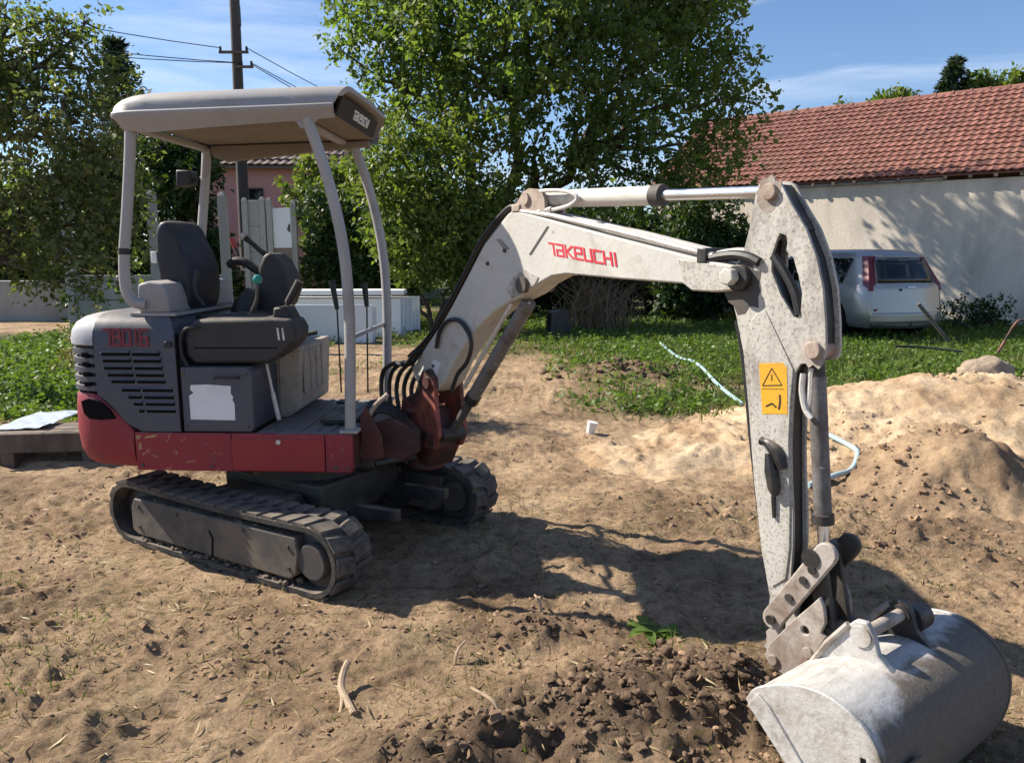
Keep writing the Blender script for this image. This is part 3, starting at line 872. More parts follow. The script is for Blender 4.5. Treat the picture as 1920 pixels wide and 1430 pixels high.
# canopy
def canopy_shell():
    # cross sections along u: rounded tray, open below, with a ledge above its skirt
    loops = []
    for u, up, vl in ((-0.705, 0.012, 0.40), (-0.698, 0.035, 0.445), (-0.68, 0.060, 0.472), (-0.65, 0.080, 0.486), (-0.60, 0.096, 0.492), (-0.52, 0.105, 0.495), (-0.2, 0.106, 0.495), (0.15, 0.106, 0.495), (0.36, 0.104, 0.495), (0.435, 0.102, 0.492)):
        zl = 2.196 + 0.030 * (u + 0.70) / 1.13
        sk = float(np.interp(u, [-0.705, -0.66, -0.55, -0.2, 0.43], [0.012, 0.042, 0.066, 0.050, 0.028]))
        zt = zl + up
        vt = vl * 0.70
        h = [(u, -vl + 0.035, zl - sk), (u, -vl + 0.004, zl - 0.014), (u, -vl, zl - 0.002), (u, -vl + 0.003, zl + 0.006), (u, -vl + 0.018, zl + 0.012)]
        for a in (18, 36, 54, 72, 90):
            ca_, sa_ = math.cos(R(a)), math.sin(R(a))
            h.append((u, -(vt + (vl - 0.02 - vt) * ca_ ** 0.8), zl + 0.013 + (up - 0.013) * sa_ ** 0.9 if up > 0.013 else zl + 0.013))
        h.append((u, 0.0, zt + 0.008))
        h = h + [(q[0], -q[1], q[2]) for q in h[-2::-1]]
        k = 0.0 if u < 0.3 else (u - 0.3) / 0.135
        h = [(q[0] - 0.055 * k * max(0.0, min(1.0, (zt - q[2]) / 0.09)), q[1], q[2]) for q in h]
        ins = [(q[0] if u > -0.66 else q[0] + 0.02, q[1] * 0.965, q[2] - (0.022 if abs(q[1]) < 0.46 else 0.0)) for q in h]
        loops.append(h + ins[::-1])
    v, f = rings(loops, cap0=False, cap1=False)
    N = len(loops[0])
    for base in (0, (len(loops) - 1) * N):
        f += [(base + i, base + i + 1, base + N - 2 - i, base + N - 1 - i) for i in range(N // 2 - 1)]
    return v, f
canopy = hp('canopy_roof', canopy_shell(), 'canopy', smooth=50)
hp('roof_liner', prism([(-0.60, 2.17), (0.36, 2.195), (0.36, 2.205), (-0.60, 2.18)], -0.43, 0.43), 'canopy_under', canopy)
hp('roof_beam', join(*[box(u, u + 0.05, -0.44, 0.44, 2.135, 2.166) for u in (-0.66,)]), 'canopy', canopy, bevel=0.006)
hp('roof_beam', box(0.16, 0.21, -0.43, 0.43, 2.165, 2.189), 'canopy', canopy, bevel=0.006)
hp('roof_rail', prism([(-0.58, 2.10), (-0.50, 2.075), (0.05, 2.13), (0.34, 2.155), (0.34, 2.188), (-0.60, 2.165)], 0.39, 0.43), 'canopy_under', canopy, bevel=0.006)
hp('roof_rail', prism([(-0.60, 2.135), (0.20, 2.165), (0.20, 2.19), (-0.60, 2.168)], -0.445, -0.425), 'canopy', canopy, bevel=0.004)
fp = hp('front_panel', prism([(0.362, 2.196), (0.40, 2.285), (0.39, 2.287), (0.350, 2.196)], -0.37, 0.37), 'plastic', canopy)
hp('roof_cap', tube([(0.24, -0.18, 2.302), (0.24, -0.18, 2.316), (0.24, -0.18, 2.320)], [0.04, 0.034, 0.02], 16), 'plastic', canopy)
def post(pts, r, name='canopy_post'):
    return hp(name, tube(smooth_path(pts, 6), r, 12), 'post')
pn = [(0.239, 2.175), (0.296, 2.01), (0.349, 1.813), (0.388, 1.601), (0.406, 1.384), (0.408, 1.124), (0.394, 0.673)]
for s in (-1, 1):
    pz = [(x, 0.43 * s, z) for x, z in pn]
    pp = post(pz, 0.027)
    hp('post_foot', box(pn[-1][0] - 0.045, pn[-1][0] + 0.045, 0.43 * s - 0.04, 0.43 * s + 0.04, 0.668, 0.685), 'post', pp, bevel=0.004)
    hp('post_bracket', prism([(pn[0][0] - 0.06, 2.19), (pn[0][0] + 0.06, 2.19), (pn[0][0] + 0.02, 2.13), (pn[0][0] - 0.03, 2.13)], 0.43 * s - 0.012, 0.43 * s + 0.012), 'canopy', pp)
bx, bz = [(0.397, 1.198)][0]
hp('post_brace', rod((0.385, -0.43, 1.13), (0.385, 0.43, 1.13), 0.012), 'post')
pr = [(-0.623, 2.151), (-0.641, 1.993), (-0.676, 1.742), (-0.707, 1.537), (-0.712, 1.381), (-0.674, 1.312)]
for s in (-1, 1):
    p1 = post([(x, 0.41 * s, z) for x, z in pr] + [(-0.62, 0.40 * s, 1.30)], 0.027)
    hp('post_band', rod((pr[3][0] + 0.001, 0.41 * s, 1.545), (pr[3][0] + 0.003, 0.41 * s, 1.575), 0.0285, 12), 'plastic', p1)
hp('post_base', prism([(-0.665, 1.255), (-0.505, 1.255), (-0.51, 1.33), (-0.53, 1.40), (-0.60, 1.415), (-0.66, 1.40)], -0.40, 0.40), 'canopy', bevel=0.015, seg=3)
hp('base_flange', box(-0.70, -0.47, -0.41, 0.41, 1.243, 1.258), 'post')
lamp = hp('work_lamp', prism([(-0.80, 1.93), (-0.715, 1.945), (-0.71, 2.025), (-0.795, 2.03)], 0.36, 0.47), 'plastic', bevel=0.01)
hp('lamp_stay', rod((-0.715, 0.41, 1.97), (-0.66, 0.41, 1.99), 0.008), 'plastic', lamp)

# --- swing post and boom
hp('nose', prism([(0.406, 0.44), (0.60, 0.44), (0.70, 0.50), (0.70, 0.60), (0.56, 0.68), (0.406, 0.652)], -0.16, 0.16), 'dark_red', bevel=0.012)
hp('nose_plate', prism([(0.41, 0.475), (0.53, 0.50), (0.52, 0.62), (0.44, 0.78), (0.41, 0.70)], -0.30, -0.28), 'dark_red', bevel=0.005)
hp('nose_rib', tube(smooth_path([(0.415, -0.285, 0.50), (0.425, -0.285, 0.62), (0.47, -0.28, 0.75), (0.55, -0.25, 0.83)], 6), 0.013), 'bracket')
swing = bp('swing_post', join(rod((-0.03, 0, 0.36), (-0.03, 0, 0.70), 0.105, 24), prism([(-0.14, 0.42), (0.12, 0.40), (0.20, 0.52), (0.14, 0.72), (-0.10, 0.72)], -0.085, 0.085)), 'dark_red', bevel=0.01)
for s in (-1, 1):
    bp('swing_cheek', prism([(-0.15, 0.62), (0.05, 0.50), (0.22, 0.52), (0.27, 0.60), (0.24, 0.72), (0.22, 0.90), (0.17, 0.95), (0.10, 0.93), (0.02, 0.80), (-0.13, 0.74)], 0.08 * s - 0.013, 0.08 * s + 0.013), 'orange_red', swing, bevel=0.006)
    bp('foot_pin', disc_y(0.165, 0.875, 0.032, 0.093 * s, 0.11 * s, 20), 'dark_red', swing)
bpts = [(-0.027, 0.862), (-0.06, 0.923), (0.123, 1.08), (0.323, 1.248), (0.507, 1.443), (0.648, 1.592), (0.828, 1.721), (0.871, 1.738), (0.959, 1.723), (1.289, 1.655), (1.53, 1.607), (1.959, 1.525), (2.067, 1.511), (2.103, 1.488), (2.109, 1.457), (2.088, 1.433), (1.989, 1.422), (1.887, 1.423), (1.846, 1.446), (1.535, 1.454), (1.234, 1.466), (1.139, 1.455), (1.046, 1.419), (0.961, 1.372), (0.843, 1.333), (0.718, 1.28), (0.595, 1.203), (0.496, 1.117), (0.377, 1.008), (0.293, 0.898), (0.196, 0.828), (0.069, 0.81)]
boom = bp('boom', prism(bpts, -0.062, 0.062), 'boom', bevel=0.007)
bp('boom_seam', prism([(1.108, 1.662), (1.122, 1.66), (1.001, 1.543), (0.986, 1.545)], -0.0635, -0.055), 'steel', boom)
# patch plate on the elbow and reinforcing plate near the tip
bp('elbow_plate', prism([(0.874, 1.444), (0.963, 1.481), (1.056, 1.449), (1.03, 1.416), (0.963, 1.381), (0.858, 1.348), (0.818, 1.383)], -0.066, -0.055), 'arm', boom, bevel=0.002)
bp('tip_plate', prism([(1.827, 1.53), (2.069, 1.504), (2.103, 1.484), (2.105, 1.457), (2.085, 1.436), (1.99, 1.426), (1.893, 1.427), (1.855, 1.448), (1.838, 1.495)], -0.0675, -0.055), 'arm', boom, bevel=0.002)
px_, pz_ = [(0.957, 1.414)][0]
bp('cylinder_boss', disc_y(px_, pz_, 0.036, -0.088, 0.088, 24), 'steel', boom)
for (bx, bz) in [(0.813, 1.562), (0.679, 1.503), (0.175, 0.963), (0.083, 0.859)]:
    bp('bolt', disc_y(bx, bz, 0.009, -0.072, -0.055, 8), 'steel', boom)
bp('white_label', prism([(0.176, 1.0), (0.25, 0.988), (0.2, 0.917), (0.124, 0.925)], -0.0638, -0.055), 'white', boom)
for k in range(3):
    a_ = [(0.739, 1.615), (0.809, 1.567)]
    dx = 0.016 * k
    bp('scuff', prism([(a_[0][0] + dx, a_[0][1]), (a_[0][0] + dx + 0.006, a_[0][1]), (a_[1][0] + dx + 0.006, a_[1][1]), (a_[1][0] + dx, a_[1][1])], -0.0632, -0.055), 'ink', boom)
for s in (-1, 1):
    bp('apex_ear', plate_hole([(0.862, 1.743), (0.901, 1.778), (0.942, 1.814), (0.979, 1.825), (1.034, 1.819), (1.07, 1.8), (1.084, 1.773), (1.089, 1.707), (1.006, 1.715)], [[([(0.965, 1.786)][0][0] + 0.017 * math.cos(a), [(0.965, 1.786)][0][1] + 0.017 * math.sin(a)) for a in np.linspace(0, 2 * math.pi, 13)[:-1]]], 0.05 * s - 0.009, 0.05 * s + 0.009), 'bracket', boom)
ax, az = [(0.959, 1.782)][0]
bp('apex_pin', disc_y(ax, az, 0.026, -0.07, 0.07, 20), 'bracket', boom)
bx2, bz2 = [(2.131, 1.742)][0]
def along(a, b, t): return (a[0] + (b[0] - a[0]) * t, 0.0, a[1] + (b[1] - a[1]) * t)
A_, B_ = (ax, az), (bx2, bz2)
cyl = bp('arm_cylinder', join(rod(along(A_, B_, 0.045), along(A_, B_, 0.60), 0.036, 24), rod(along(A_, B_, -0.02), along(A_, B_, 0.05), 0.03, 16)), 'cyl', bevel=0.004)
bp('gland', join(rod(along(A_, B_, 0.585), along(A_, B_, 0.625), 0.040, 16)), 'steel', cyl)
bp('piston_rod', rod(along(A_, B_, 0.62), along(A_, B_, 0.985), 0.020, 20), 'chrome', cyl)
bp('feed_pipe', tube(smooth_path([along(A_, B_, 0.05), (ax + 0.08, -0.05, az + 0.025), (ax + 0.24, -0.052, az + 0.018), (ax + 0.32, -0.05, az - 0.01), (ax + 0.28, -0.052, az - 0.04), (ax + 0.16, -0.05, az - 0.055), (ax + 0.05, -0.05, az - 0.06)], 6), 0.0085, 8), 'tube', cyl)
bp('pipe_nut', join(rod((ax + 0.13, -0.05, az - 0.057), (ax + 0.165, -0.05, az - 0.053), 0.014, 6), rod((ax + 0.075, -0.05, az - 0.06), (ax + 0.10, -0.05, az - 0.058), 0.014, 6)), 'tube', cyl)
# boom cylinder in front of the lower boom
A2, B2 = (0.245, 0.60), [(0.909, 1.334)][0]
bc = bp('boom_cylinder', rod(along(A2, B2, 0.30), along(A2, B2, 1.0), 0.034, 20), 'cyl_dark')
bp('piston_rod', rod(along(A2, B2, -0.02), along(A2, B2, 0.32), 0.024, 16), 'steel', bc)
bp('gland', rod(along(A2, B2, 0.28), along(A2, B2, 0.33), 0.039, 16), 'grease', bc)
bp('rod_eye', disc_y(A2[0], A2[1], 0.036, -0.07, 0.07, 20), 'grease', bc)
bp('feed_pipe', tube([(along(A2, B2, 0.34)[0] - 0.045, -0.035, along(A2, B2, 0.34)[2] + 0.03), (along(A2, B2, 0.95)[0] - 0.045, -0.035, along(A2, B2, 0.95)[2] + 0.03)], 0.011, 8), 'tube', bc)
# steel pipes along the boom's top and down its back
for k, dv in enumerate((-0.054, -0.028, 0.015, 0.04)):
    pts = [(x, dv, z + 0.012) for x, z in [(0.919, 1.72), (1.119, 1.695), (1.584, 1.609), (1.889, 1.546), (1.968, 1.531)]]
    bp('boom_pipe', tube(pts, 0.0105, 8), 'tube', boom)
    back = [(x - 0.012 * k, dv, z + 0.012) for x, z in [(0.892, 1.733), (0.821, 1.736), (0.632, 1.617), (0.48, 1.455), (0.3, 1.268), (0.092, 1.085), (-0.103, 0.972)]]
    bp('hose', tube(smooth_path(back, 4), 0.0105, 8), 'hose', boom)
bp('pipe_clamp', join(box(*[1.91, 1.95, -0.07, 0.055, 1.518, 1.568])), 'grease', boom, bevel=0.004)
bp('pipe_clamp', join(box(*[0.862, 0.922, -0.066, 0.055, 1.728, 1.763])), 'bracket', boom, bevel=0.006)
# hoses from the pipe clamp across to the arm
for k, (dv, dz) in enumerate(((-0.05, 0.0), (-0.02, 0.008), (0.025, 0.004))):
    pts = [(x, dv, z + dz) for x, z in [(1.957, 1.534), (2.0, 1.541), (2.053, 1.545), (2.105, 1.538), (2.146, 1.522)]]
    bp('hose', tube(smooth_path(pts, 5), 0.016, 8), 'hose' if k != 1 else 'tube', boom)
# hose bundle arching from the house to the boom foot
for k in range(7):
    dv = -0.13 + 0.04 * k
    pts = [(-0.24 + 0.012 * k, dv, 0.60), (-0.285 + 0.012 * k, dv * 1.05, 0.76), (-0.255 + 0.02 * k, dv * 1.05, 0.885 - 0.006 * k), (-0.14 + 0.02 * k, dv, 0.945), (-0.03, dv * 0.9, 0.955), (0.06, dv * 0.8, 1.03)]
    bp('hose', tube(smooth_path(pts, 6), 0.0135, 8), 'hose', swing)
bp('hose', tube(smooth_path([(x, -0.08, z) for x, z in [(0.233, 1.066), (0.267, 1.152), (0.34, 1.21), (0.44, 1.224), (0.52, 1.183), (0.56, 1.116), (0.522, 1.026), (0.434, 0.951), (0.372, 0.852)]], 6), 0.011, 8), 'hose', boom)

# --- lettering: strokes drawn as thin raised bars
GL = {'T': [[(0, 6), (3, 6)], [(2.6, 6), (2.6, 0)]], 'a': [[(0, 6), (4, 6)], [(4, 6), (4, 0)], [(4, 0), (0, 0)], [(0, 0), (0, 3)], [(0, 3), (4, 3)]],
      'K': [[(0, 6), (0, 0)], [(4, 6), (0.6, 3)], [(0.6, 3), (4, 0)]], 'e': [[(4, 0), (0, 0)], [(0, 0), (0, 6)], [(0, 6), (4, 6)], [(4, 6), (4, 3)], [(4, 3), (0, 3)]],
      'U': [[(0, 6), (0, 0)], [(0, 0), (4, 0)], [(4, 0), (4, 6)]], 'C': [[(4, 6), (0, 6)], [(0, 6), (0, 0)], [(0, 0), (4, 0)]],
      'H': [[(0, 6), (0, 0)], [(4, 6), (4, 0)], [(0, 3), (4, 3)]], 'I': [[(0.5, 6), (0.5, 0)]],
      'B': [[(0, 0), (0, 6)], [(0, 6), (3.6, 6)], [(0, 3), (4, 3)], [(0, 0), (4, 0)], [(4, 0), (4, 3)], [(3.6, 6), (3.6, 3)]],
      '0': [[(0, 0), (0, 6)], [(0, 6), (4, 6)], [(4, 6), (4, 0)], [(4, 0), (0, 0)]], '1': [[(1.5, 0), (1.5, 6)]],
      '6': [[(4, 6), (0, 6)], [(0, 6), (0, 0)], [(0, 0), (4, 0)], [(4, 0), (4, 3)], [(4, 3), (0, 3)]]}
ADV = {'T': 4.6, 'I': 2.0, '1': 4.0}
def lettering(text, org, ex_, ez_, w, y, th=1.05, step=0.0002):
    """Strokes in the x-z plane; org is the lower left corner, ex_/ez_ the text axes, w the whole width."""
    tot = sum(ADV.get(c, 5.7) for c in text) - 1.5
    s = w / tot
    parts, cx, k = [], 0.0, 0
    for c in text:
        for (a, b) in GL[c]:
            d = Vector((b[0] - a[0], b[1] - a[1]))
            d.normalize()
            q = Vector((-d.y, d.x)) * th * 0.5
            e = d * th * 0.5
            quad = [Vector(a) - e - q, Vector(b) + e - q, Vector(b) + e + q, Vector(a) - e + q]
            pr = [(org[0] + ((p.x + cx) * ex_[0] * s + p.y * ez_[0]), org[1] + ((p.x + cx) * ex_[1] * s + p.y * ez_[1])) for p in quad]
            k += 1
            parts.append(prism(pr, y - step * k, y + 0.004))
        cx += ADV.get(c, 5.7)
    return join(*parts)
f0, f1, f2 = [(1.133, 1.546), (1.522, 1.504), (1.122, 1.592)]
L = math.hypot(f1[0] - f0[0], f1[1] - f0[1])
bp('lettering', lettering('TaKeUCHI', f0, ((f1[0] - f0[0]) / L, (f1[1] - f0[1]) / L), ((f2[0] - f0[0]) / 6, (f2[1] - f0[1]) / 6), L, -0.0632, 1.05, 0.00006), 'logo', boom, smooth=None)
hp('lettering', lettering('TB016', (-0.80, 1.105), (1, 0), (0, 0.0125), 0.215, -0.4785, 1.25, 0.00008), 'logo_faded', cover, smooth=None)
v_, f_ = lettering('TaKeUCHI', (0, 0), (1, 0), (0, 0.006), 0.30, 0.0, 1.0, 0.00006)
hp('lettering', ([(0.366 + 0.42 * (z + 0.018) + 0.006 - y_ * 1.0, -0.12 + x, 2.225 + z) for x, y_, z in v_], f_), 'white', fp, smooth=None)

# --- arm
arm_out = [(2.119, 1.753), (2.128, 1.767), (2.151, 1.775), (2.181, 1.772), (2.205, 1.759), (2.245, 1.696), (2.297, 1.624), (2.338, 1.539), (2.365, 1.449), (2.38, 1.355), (2.389, 1.261), (2.382, 1.235), (2.343, 1.224), (2.307, 1.216), (2.291, 1.185), (2.289, 1.083), (2.291, 0.959), (2.3, 0.851), (2.314, 0.74), (2.321, 0.629), (2.321, 0.515), (2.318, 0.441), (2.307, 0.377), (2.301, 0.229), (2.274, 0.213), (2.252, 0.236), (2.261, 0.344), (2.247, 0.376), (2.251, 0.436), (2.209, 0.587), (2.166, 0.813), (2.132, 1.041), (2.1, 1.231), (2.064, 1.351), (2.041, 1.41), (2.035, 1.481), (2.054, 1.512), (2.084, 1.567), (2.099, 1.626)]
arm_hole = [(2.21, 1.612), (2.233, 1.605), (2.24, 1.582), (2.236, 1.558), (2.263, 1.537), (2.283, 1.486), (2.3, 1.431), (2.299, 1.382), (2.29, 1.354), (2.276, 1.358), (2.223, 1.427), (2.188, 1.496), (2.186, 1.545), (2.199, 1.587)]
arm = bp('arm', join(plate_hole(arm_out, [arm_hole], -0.045, -0.033), plate_hole(arm_out, [arm_hole], 0.033, 0.045)), 'arm')
cxm = sum(p[0] for p in arm_out) / len(arm_out)
core = [(2.127, 1.743), (2.157, 1.764), (2.191, 1.76), (2.233, 1.696), (2.283, 1.621), (2.322, 1.536), (2.349, 1.448), (2.365, 1.354), (2.373, 1.259), (2.297, 1.225), (2.271, 1.182), (2.282, 0.957), (2.299, 0.736), (2.308, 0.625), (2.304, 0.508), (2.277, 0.387), (2.223, 0.59), (2.177, 0.815), (2.142, 1.042), (2.11, 1.232), (2.074, 1.352), (2.054, 1.41), (2.05, 1.481), (2.098, 1.567), (2.111, 1.625)]
web = [(2.277, 1.621), (2.322, 1.536), (2.349, 1.448), (2.365, 1.354), (2.373, 1.259), (2.303, 1.252), (2.31, 1.35), (2.313, 1.415), (2.302, 1.479), (2.264, 1.558)]
bp('arm_inside', join(prism([(2.127, 1.743), (2.157, 1.764), (2.191, 1.76), (2.233, 1.696), (2.283, 1.621), (2.174, 1.64), (2.111, 1.625)], -0.0325, 0.0325), prism([(2.061, 1.507), (2.099, 1.558), (2.168, 1.591), (2.165, 1.509), (2.241, 1.346), (2.265, 1.265), (2.296, 1.251), (2.271, 1.182), (2.282, 0.957), (2.299, 0.736), (2.308, 0.625), (2.304, 0.508), (2.277, 0.387), (2.223, 0.59), (2.177, 0.815), (2.142, 1.042), (2.11, 1.232), (2.074, 1.352), (2.054, 1.41)], -0.0325, 0.0325), prism(web, -0.0325, 0.0325)), 'grease', arm)
bp('doubler_plate', prism([(2.121, 1.327), (2.14, 1.356), (2.174, 1.375), (2.288, 1.198), (2.285, 1.083), (2.288, 0.959), (2.297, 0.85), (2.308, 0.74), (2.314, 0.628), (2.307, 0.52), (2.259, 0.475), (2.213, 0.625), (2.176, 0.834), (2.146, 1.043)], -0.0495, -0.04), 'arm', arm, bevel=0.0025)
bp('arm_edge_tube', tube(smooth_path([(x, -0.03, z) for x, z in [(2.062, 1.333), (2.086, 1.247), (2.112, 1.125), (2.132, 1.003), (2.165, 0.828), (2.204, 0.637), (2.241, 0.491)]], 5), 0.013, 8), 'hose', arm)  # dark tube along the arm's back edge
bp('slot_hose', tube(smooth_path([(x, -0.038, z) for x, z in [(2.189, 1.542), (2.23, 1.493), (2.271, 1.429), (2.29, 1.365)]], 5), 0.014, 8), 'hose', arm)
ppx, ppz = [(2.065, 1.472)][0]
bp('arm_pivot', join(disc_y(ppx + 0.012, ppz, 0.043, -0.072, 0.072, 24)), 'grease', arm, bevel=0.004)
bp('pivot_bolt', join(disc_y(ppx - 0.004, ppz + 0.004, 0.030, -0.105, -0.07, 6)), 'boom', arm, bevel=0.005)
for (qx, qz), r in zip([(2.17, 1.737), (2.351, 1.263)], (0.026, 0.027)):
    bp('arm_pin', disc_y(qx, qz, r, -0.06, 0.06, 18), 'bracket', arm, bevel=0.003)
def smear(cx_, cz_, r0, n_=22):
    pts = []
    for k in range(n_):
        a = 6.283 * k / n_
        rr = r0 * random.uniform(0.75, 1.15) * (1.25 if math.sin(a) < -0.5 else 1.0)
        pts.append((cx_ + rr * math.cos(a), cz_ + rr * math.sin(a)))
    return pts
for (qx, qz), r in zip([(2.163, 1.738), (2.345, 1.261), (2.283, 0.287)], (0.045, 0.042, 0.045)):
    bp('grease_shade_smear', prism(smear(qx, qz, r), -0.0456, -0.04), 'hitch', arm, smooth=None)
bp('grease_shade_smear', prism(smear(ppx + 0.02, ppz - 0.02, 0.075), -0.0457, -0.04), 'steel', arm, smooth=None)  # this smear paints in the dark shade around the pivot
# warning sticker
st = [(2.165, 1.202), (2.252, 1.214), (2.266, 1.199), (2.278, 1.055), (2.187, 1.04)]
sk = bp('warning_sticker', prism(st, -0.0506, -0.045), 'yellow', arm)
def strokes(pts, wdt, y):
    ps = []
    for k, (a, b) in enumerate(zip(pts, pts[1:])):
        d = Vector((b[0] - a[0], b[1] - a[1])); d.normalize()
        q = Vector((-d.y, d.x)) * wdt / 2
        ps.append(prism([(a[0] - q.x, a[1] - q.y), (b[0] - q.x, b[1] - q.y), (b[0] + q.x, b[1] + q.y), (a[0] + q.x, a[1] + q.y)], y - 0.00005 * k, y + 0.002))
    return join(*ps)
tri = [(2.183, 1.132), (2.213, 1.192), (2.253, 1.143), (2.183, 1.132)]
bp('warning_triangle', strokes(tri, 0.0035, -0.0511), 'ink', sk, smooth=None)
bp('warning_mark', strokes([(2.214, 1.172), (2.216, 1.152)], 0.004, -0.0511), 'ink', sk, smooth=None)
bp('warning_mark', strokes([(2.199, 1.067), (2.222, 1.08), (2.238, 1.069)], 0.006, -0.0511), 'ink', sk, smooth=None)
bp('warning_mark', strokes([(2.247, 1.112), (2.25, 1.092), (2.247, 1.064)], 0.007, -0.0511), 'ink', sk, smooth=None)
bp('warning_line', strokes([(2.18, 1.121), (2.261, 1.132)], 0.0015, -0.0511), 'ink', sk, smooth=None)
# hose bracket caked in grease on the arm's side
bp('hose_bracket', join(tube(smooth_path([(x, -0.06, z) for x, z in [(2.194, 0.955), (2.224, 0.951), (2.257, 0.926), (2.28, 0.879)]], 5), [0.014, 0.014, 0.012, 0.012, 0.013, 0.015, 0.016, 0.018, 0.02, 0.02, 0.02, 0.02, 0.02, 0.018, 0.016, 0.014], 10),
    tube([(x, -0.062, z) for x, z in [(2.227, 0.92), (2.24, 0.87), (2.254, 0.812), (2.259, 0.787)]], [0.012, 0.022, 0.021, 0.010], 10), tube([(x, -0.055, z) for x, z in [(2.248, 0.782), (2.255, 0.712)]], [0.008, 0.006], 8)), 'grease', arm)
# bucket cylinder
A3, B3 = [(2.332, 1.238)][0], [(2.404, 0.628)][0]
bk = bp('bucket_cylinder', rod(along(A3, B3, 0.10), along(A3, B3, 0.83), 0.027, 24), 'cyl_dark')
bp('cylinder_eye', join(rod(along(A3, B3, 0.0), along(A3, B3, 0.11), 0.026, 16)), 'grease', bk)
bp('piston_rod', rod(along(A3, B3, 0.83), along(A3, B3, 0.985), 0.019, 16), 'chrome', bk)
bp('gland', rod(along(A3, B3, 0.80), along(A3, B3, 0.85), 0.034, 16), 'grease', bk)
bp('feed_pipe', tube(smooth_path([(x, -0.03, z) for x, z in [(2.311, 1.186), (2.31, 1.135), (2.325, 1.079), (2.349, 1.05)]], 5), 0.010, 8), 'tube', bk)
bp('feed_pipe', tube(smooth_path([(x, -0.02, z) for x, z in [(2.332, 1.204), (2.334, 1.121), (2.328, 1.061)]], 5), 0.011, 8), 'tube', bk)
# links
l0, l1 = [(2.281, 0.38)][0], [(2.449, 0.654)][0]
def link_bar(p, q, r, y0, y1):
    d = Vector((q[0] - p[0], q[1] - p[1])); L = d.length; d.normalize(); nn = Vector((-d.y, d.x))
    pts = []
    for k in range(9):
        a = math.pi / 2 + math.pi * k / 8
        pts.append((p[0] + r * (d.x * math.cos(a) + nn.x * math.sin(a)), p[1] + r * (d.y * math.cos(a) + nn.y * math.sin(a))))
    for k in range(9):
        a = -math.pi / 2 + math.pi * k / 8
        pts.append((q[0] + r * (d.x * math.cos(a) + nn.x * math.sin(a)), q[1] + r * (d.y * math.cos(a) + nn.y * math.sin(a))))
    return prism(pts, y0, y1)
for s in (-1, 1):
    lk = bp('guide_link', link_bar(l0, l1, 0.036, 0.065 * s - 0.010, 0.065 * s + 0.010), 'hitch' if s < 0 else 'grease', bevel=0.005)
    bp('link_pin', disc_y(l0[0], l0[1], 0.016, 0.074 * s, 0.086 * s, 14), 'grease', lk)
    for t in (0.35, 0.62, 0.78):
        bp('link_bolt', disc_y(l0[0] + (l1[0] - l0[0]) * t, l0[1] + (l1[1] - l0[1]) * t, 0.014, 0.074 * s, 0.082 * s, 8), 'grease', lk)
bp('rod_end_pin', disc_y(B3[0], B3[1], 0.030, -0.08, 0.08, 20), 'grease', bk)
h1 = [(2.457, 0.392)][0]
for s in (-1, 1):
    bp('bucket_link', link_bar(B3, h1, 0.030, 0.042 * s - 0.010, 0.042 * s + 0.010), 'grease', bevel=0.004)
bp('bucket_link_tube', disc_y(h1[0], h1[1], 0.028, -0.06, 0.085, 18), 'grease')
# quick hitch
hitch_pl = [(2.266, 0.25), (2.277, 0.289), (2.301, 0.323), (2.363, 0.413), (2.414, 0.477), (2.443, 0.516), (2.46, 0.486), (2.468, 0.441), (2.455, 0.404), (2.473, 0.398), (2.434, 0.317), (2.38, 0.22), (2.336, 0.211), (2.284, 0.224)]
hitch = bp('quick_hitch', join(plate_hole(hitch_pl, [[([(2.403, 0.392)][0][0] + 0.014 * math.cos(a), [(2.403, 0.392)][0][1] + 0.014 * math.sin(a)) for a in np.linspace(0, 2 * math.pi, 11)[:-1]]], -0.080, -0.064),
    prism(hitch_pl, 0.064, 0.080)), 'hitch', bevel=0.003)
bp('hitch_body', prism([(p[0] + (2.38 - p[0]) * 0.22, p[1] + (0.36 - p[1]) * 0.22) for p in hitch_pl], -0.063, 0.063), 'grease', hitch)
for (qx, qz) in [(2.301, 0.249), (2.419, 0.326)]:
    bp('hitch_pin', disc_y(qx, qz, 0.018, -0.09, 0.09, 16), 'hitch', hitch, bevel=0.003)

# --- bucket
def bucket_parts():
    outer = [(2.425, 0.275), (2.45, 0.318), (2.50, 0.352), (2.565, 0.385), (2.635, 0.402), (2.705, 0.396), (2.765, 0.368), (2.808, 0.325), (2.832, 0.265), (2.835, 0.19), (2.82, 0.115), (2.79, 0.045), (2.755, -0.005)]
    outer = [(p.x, p.z) for p in smooth_path([(x, 0, z) for x, z in outer], 3)]
    cx, cz = 2.60, 0.15
    inner = [(x + (cx - x) * 0.045, z + (cz - z) * 0.045) for x, z in outer]
    outer = [(x - 0.012, z) for x, z in outer]
    inner = [(x - 0.012, z) for x, z in inner]
    shell = outer + inner[::-1]
    side = outer
    return outer, shell, side
b_out, b_shell, b_side = bucket_parts()
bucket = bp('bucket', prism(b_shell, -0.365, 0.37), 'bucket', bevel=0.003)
for y0, y1 in ((-0.381, -0.3655), (0.3705, 0.386)):
    sp = bp('bucket_side', prism([(x + (2.62 - x) * -0.012, z + (0.15 - z) * -0.02) for x, z in b_side], y0, y1), 'bucket', bucket, bevel=0.003)
    if y0 < 0:
        for (qx, qz) in ((2.765, 0.270), (2.785, 0.205)):
            bp('side_slot', prism([(qx - 0.008, qz + 0.018), (qx + 0.006, qz + 0.020), (qx + 0.012, qz - 0.018), (qx - 0.002, qz - 0.020)], y0 - 0.0012, y0 + 0.004), 'hole', sp)
        bp('side_cutter', prism([(2.425, 0.272), (2.455, 0.318), (2.49, 0.30), (2.60, 0.19), (2.76, 0.03), (2.748, -0.008)], y0 - 0.010, y0 - 0.0005), 'bucket', sp, bevel=0.002)
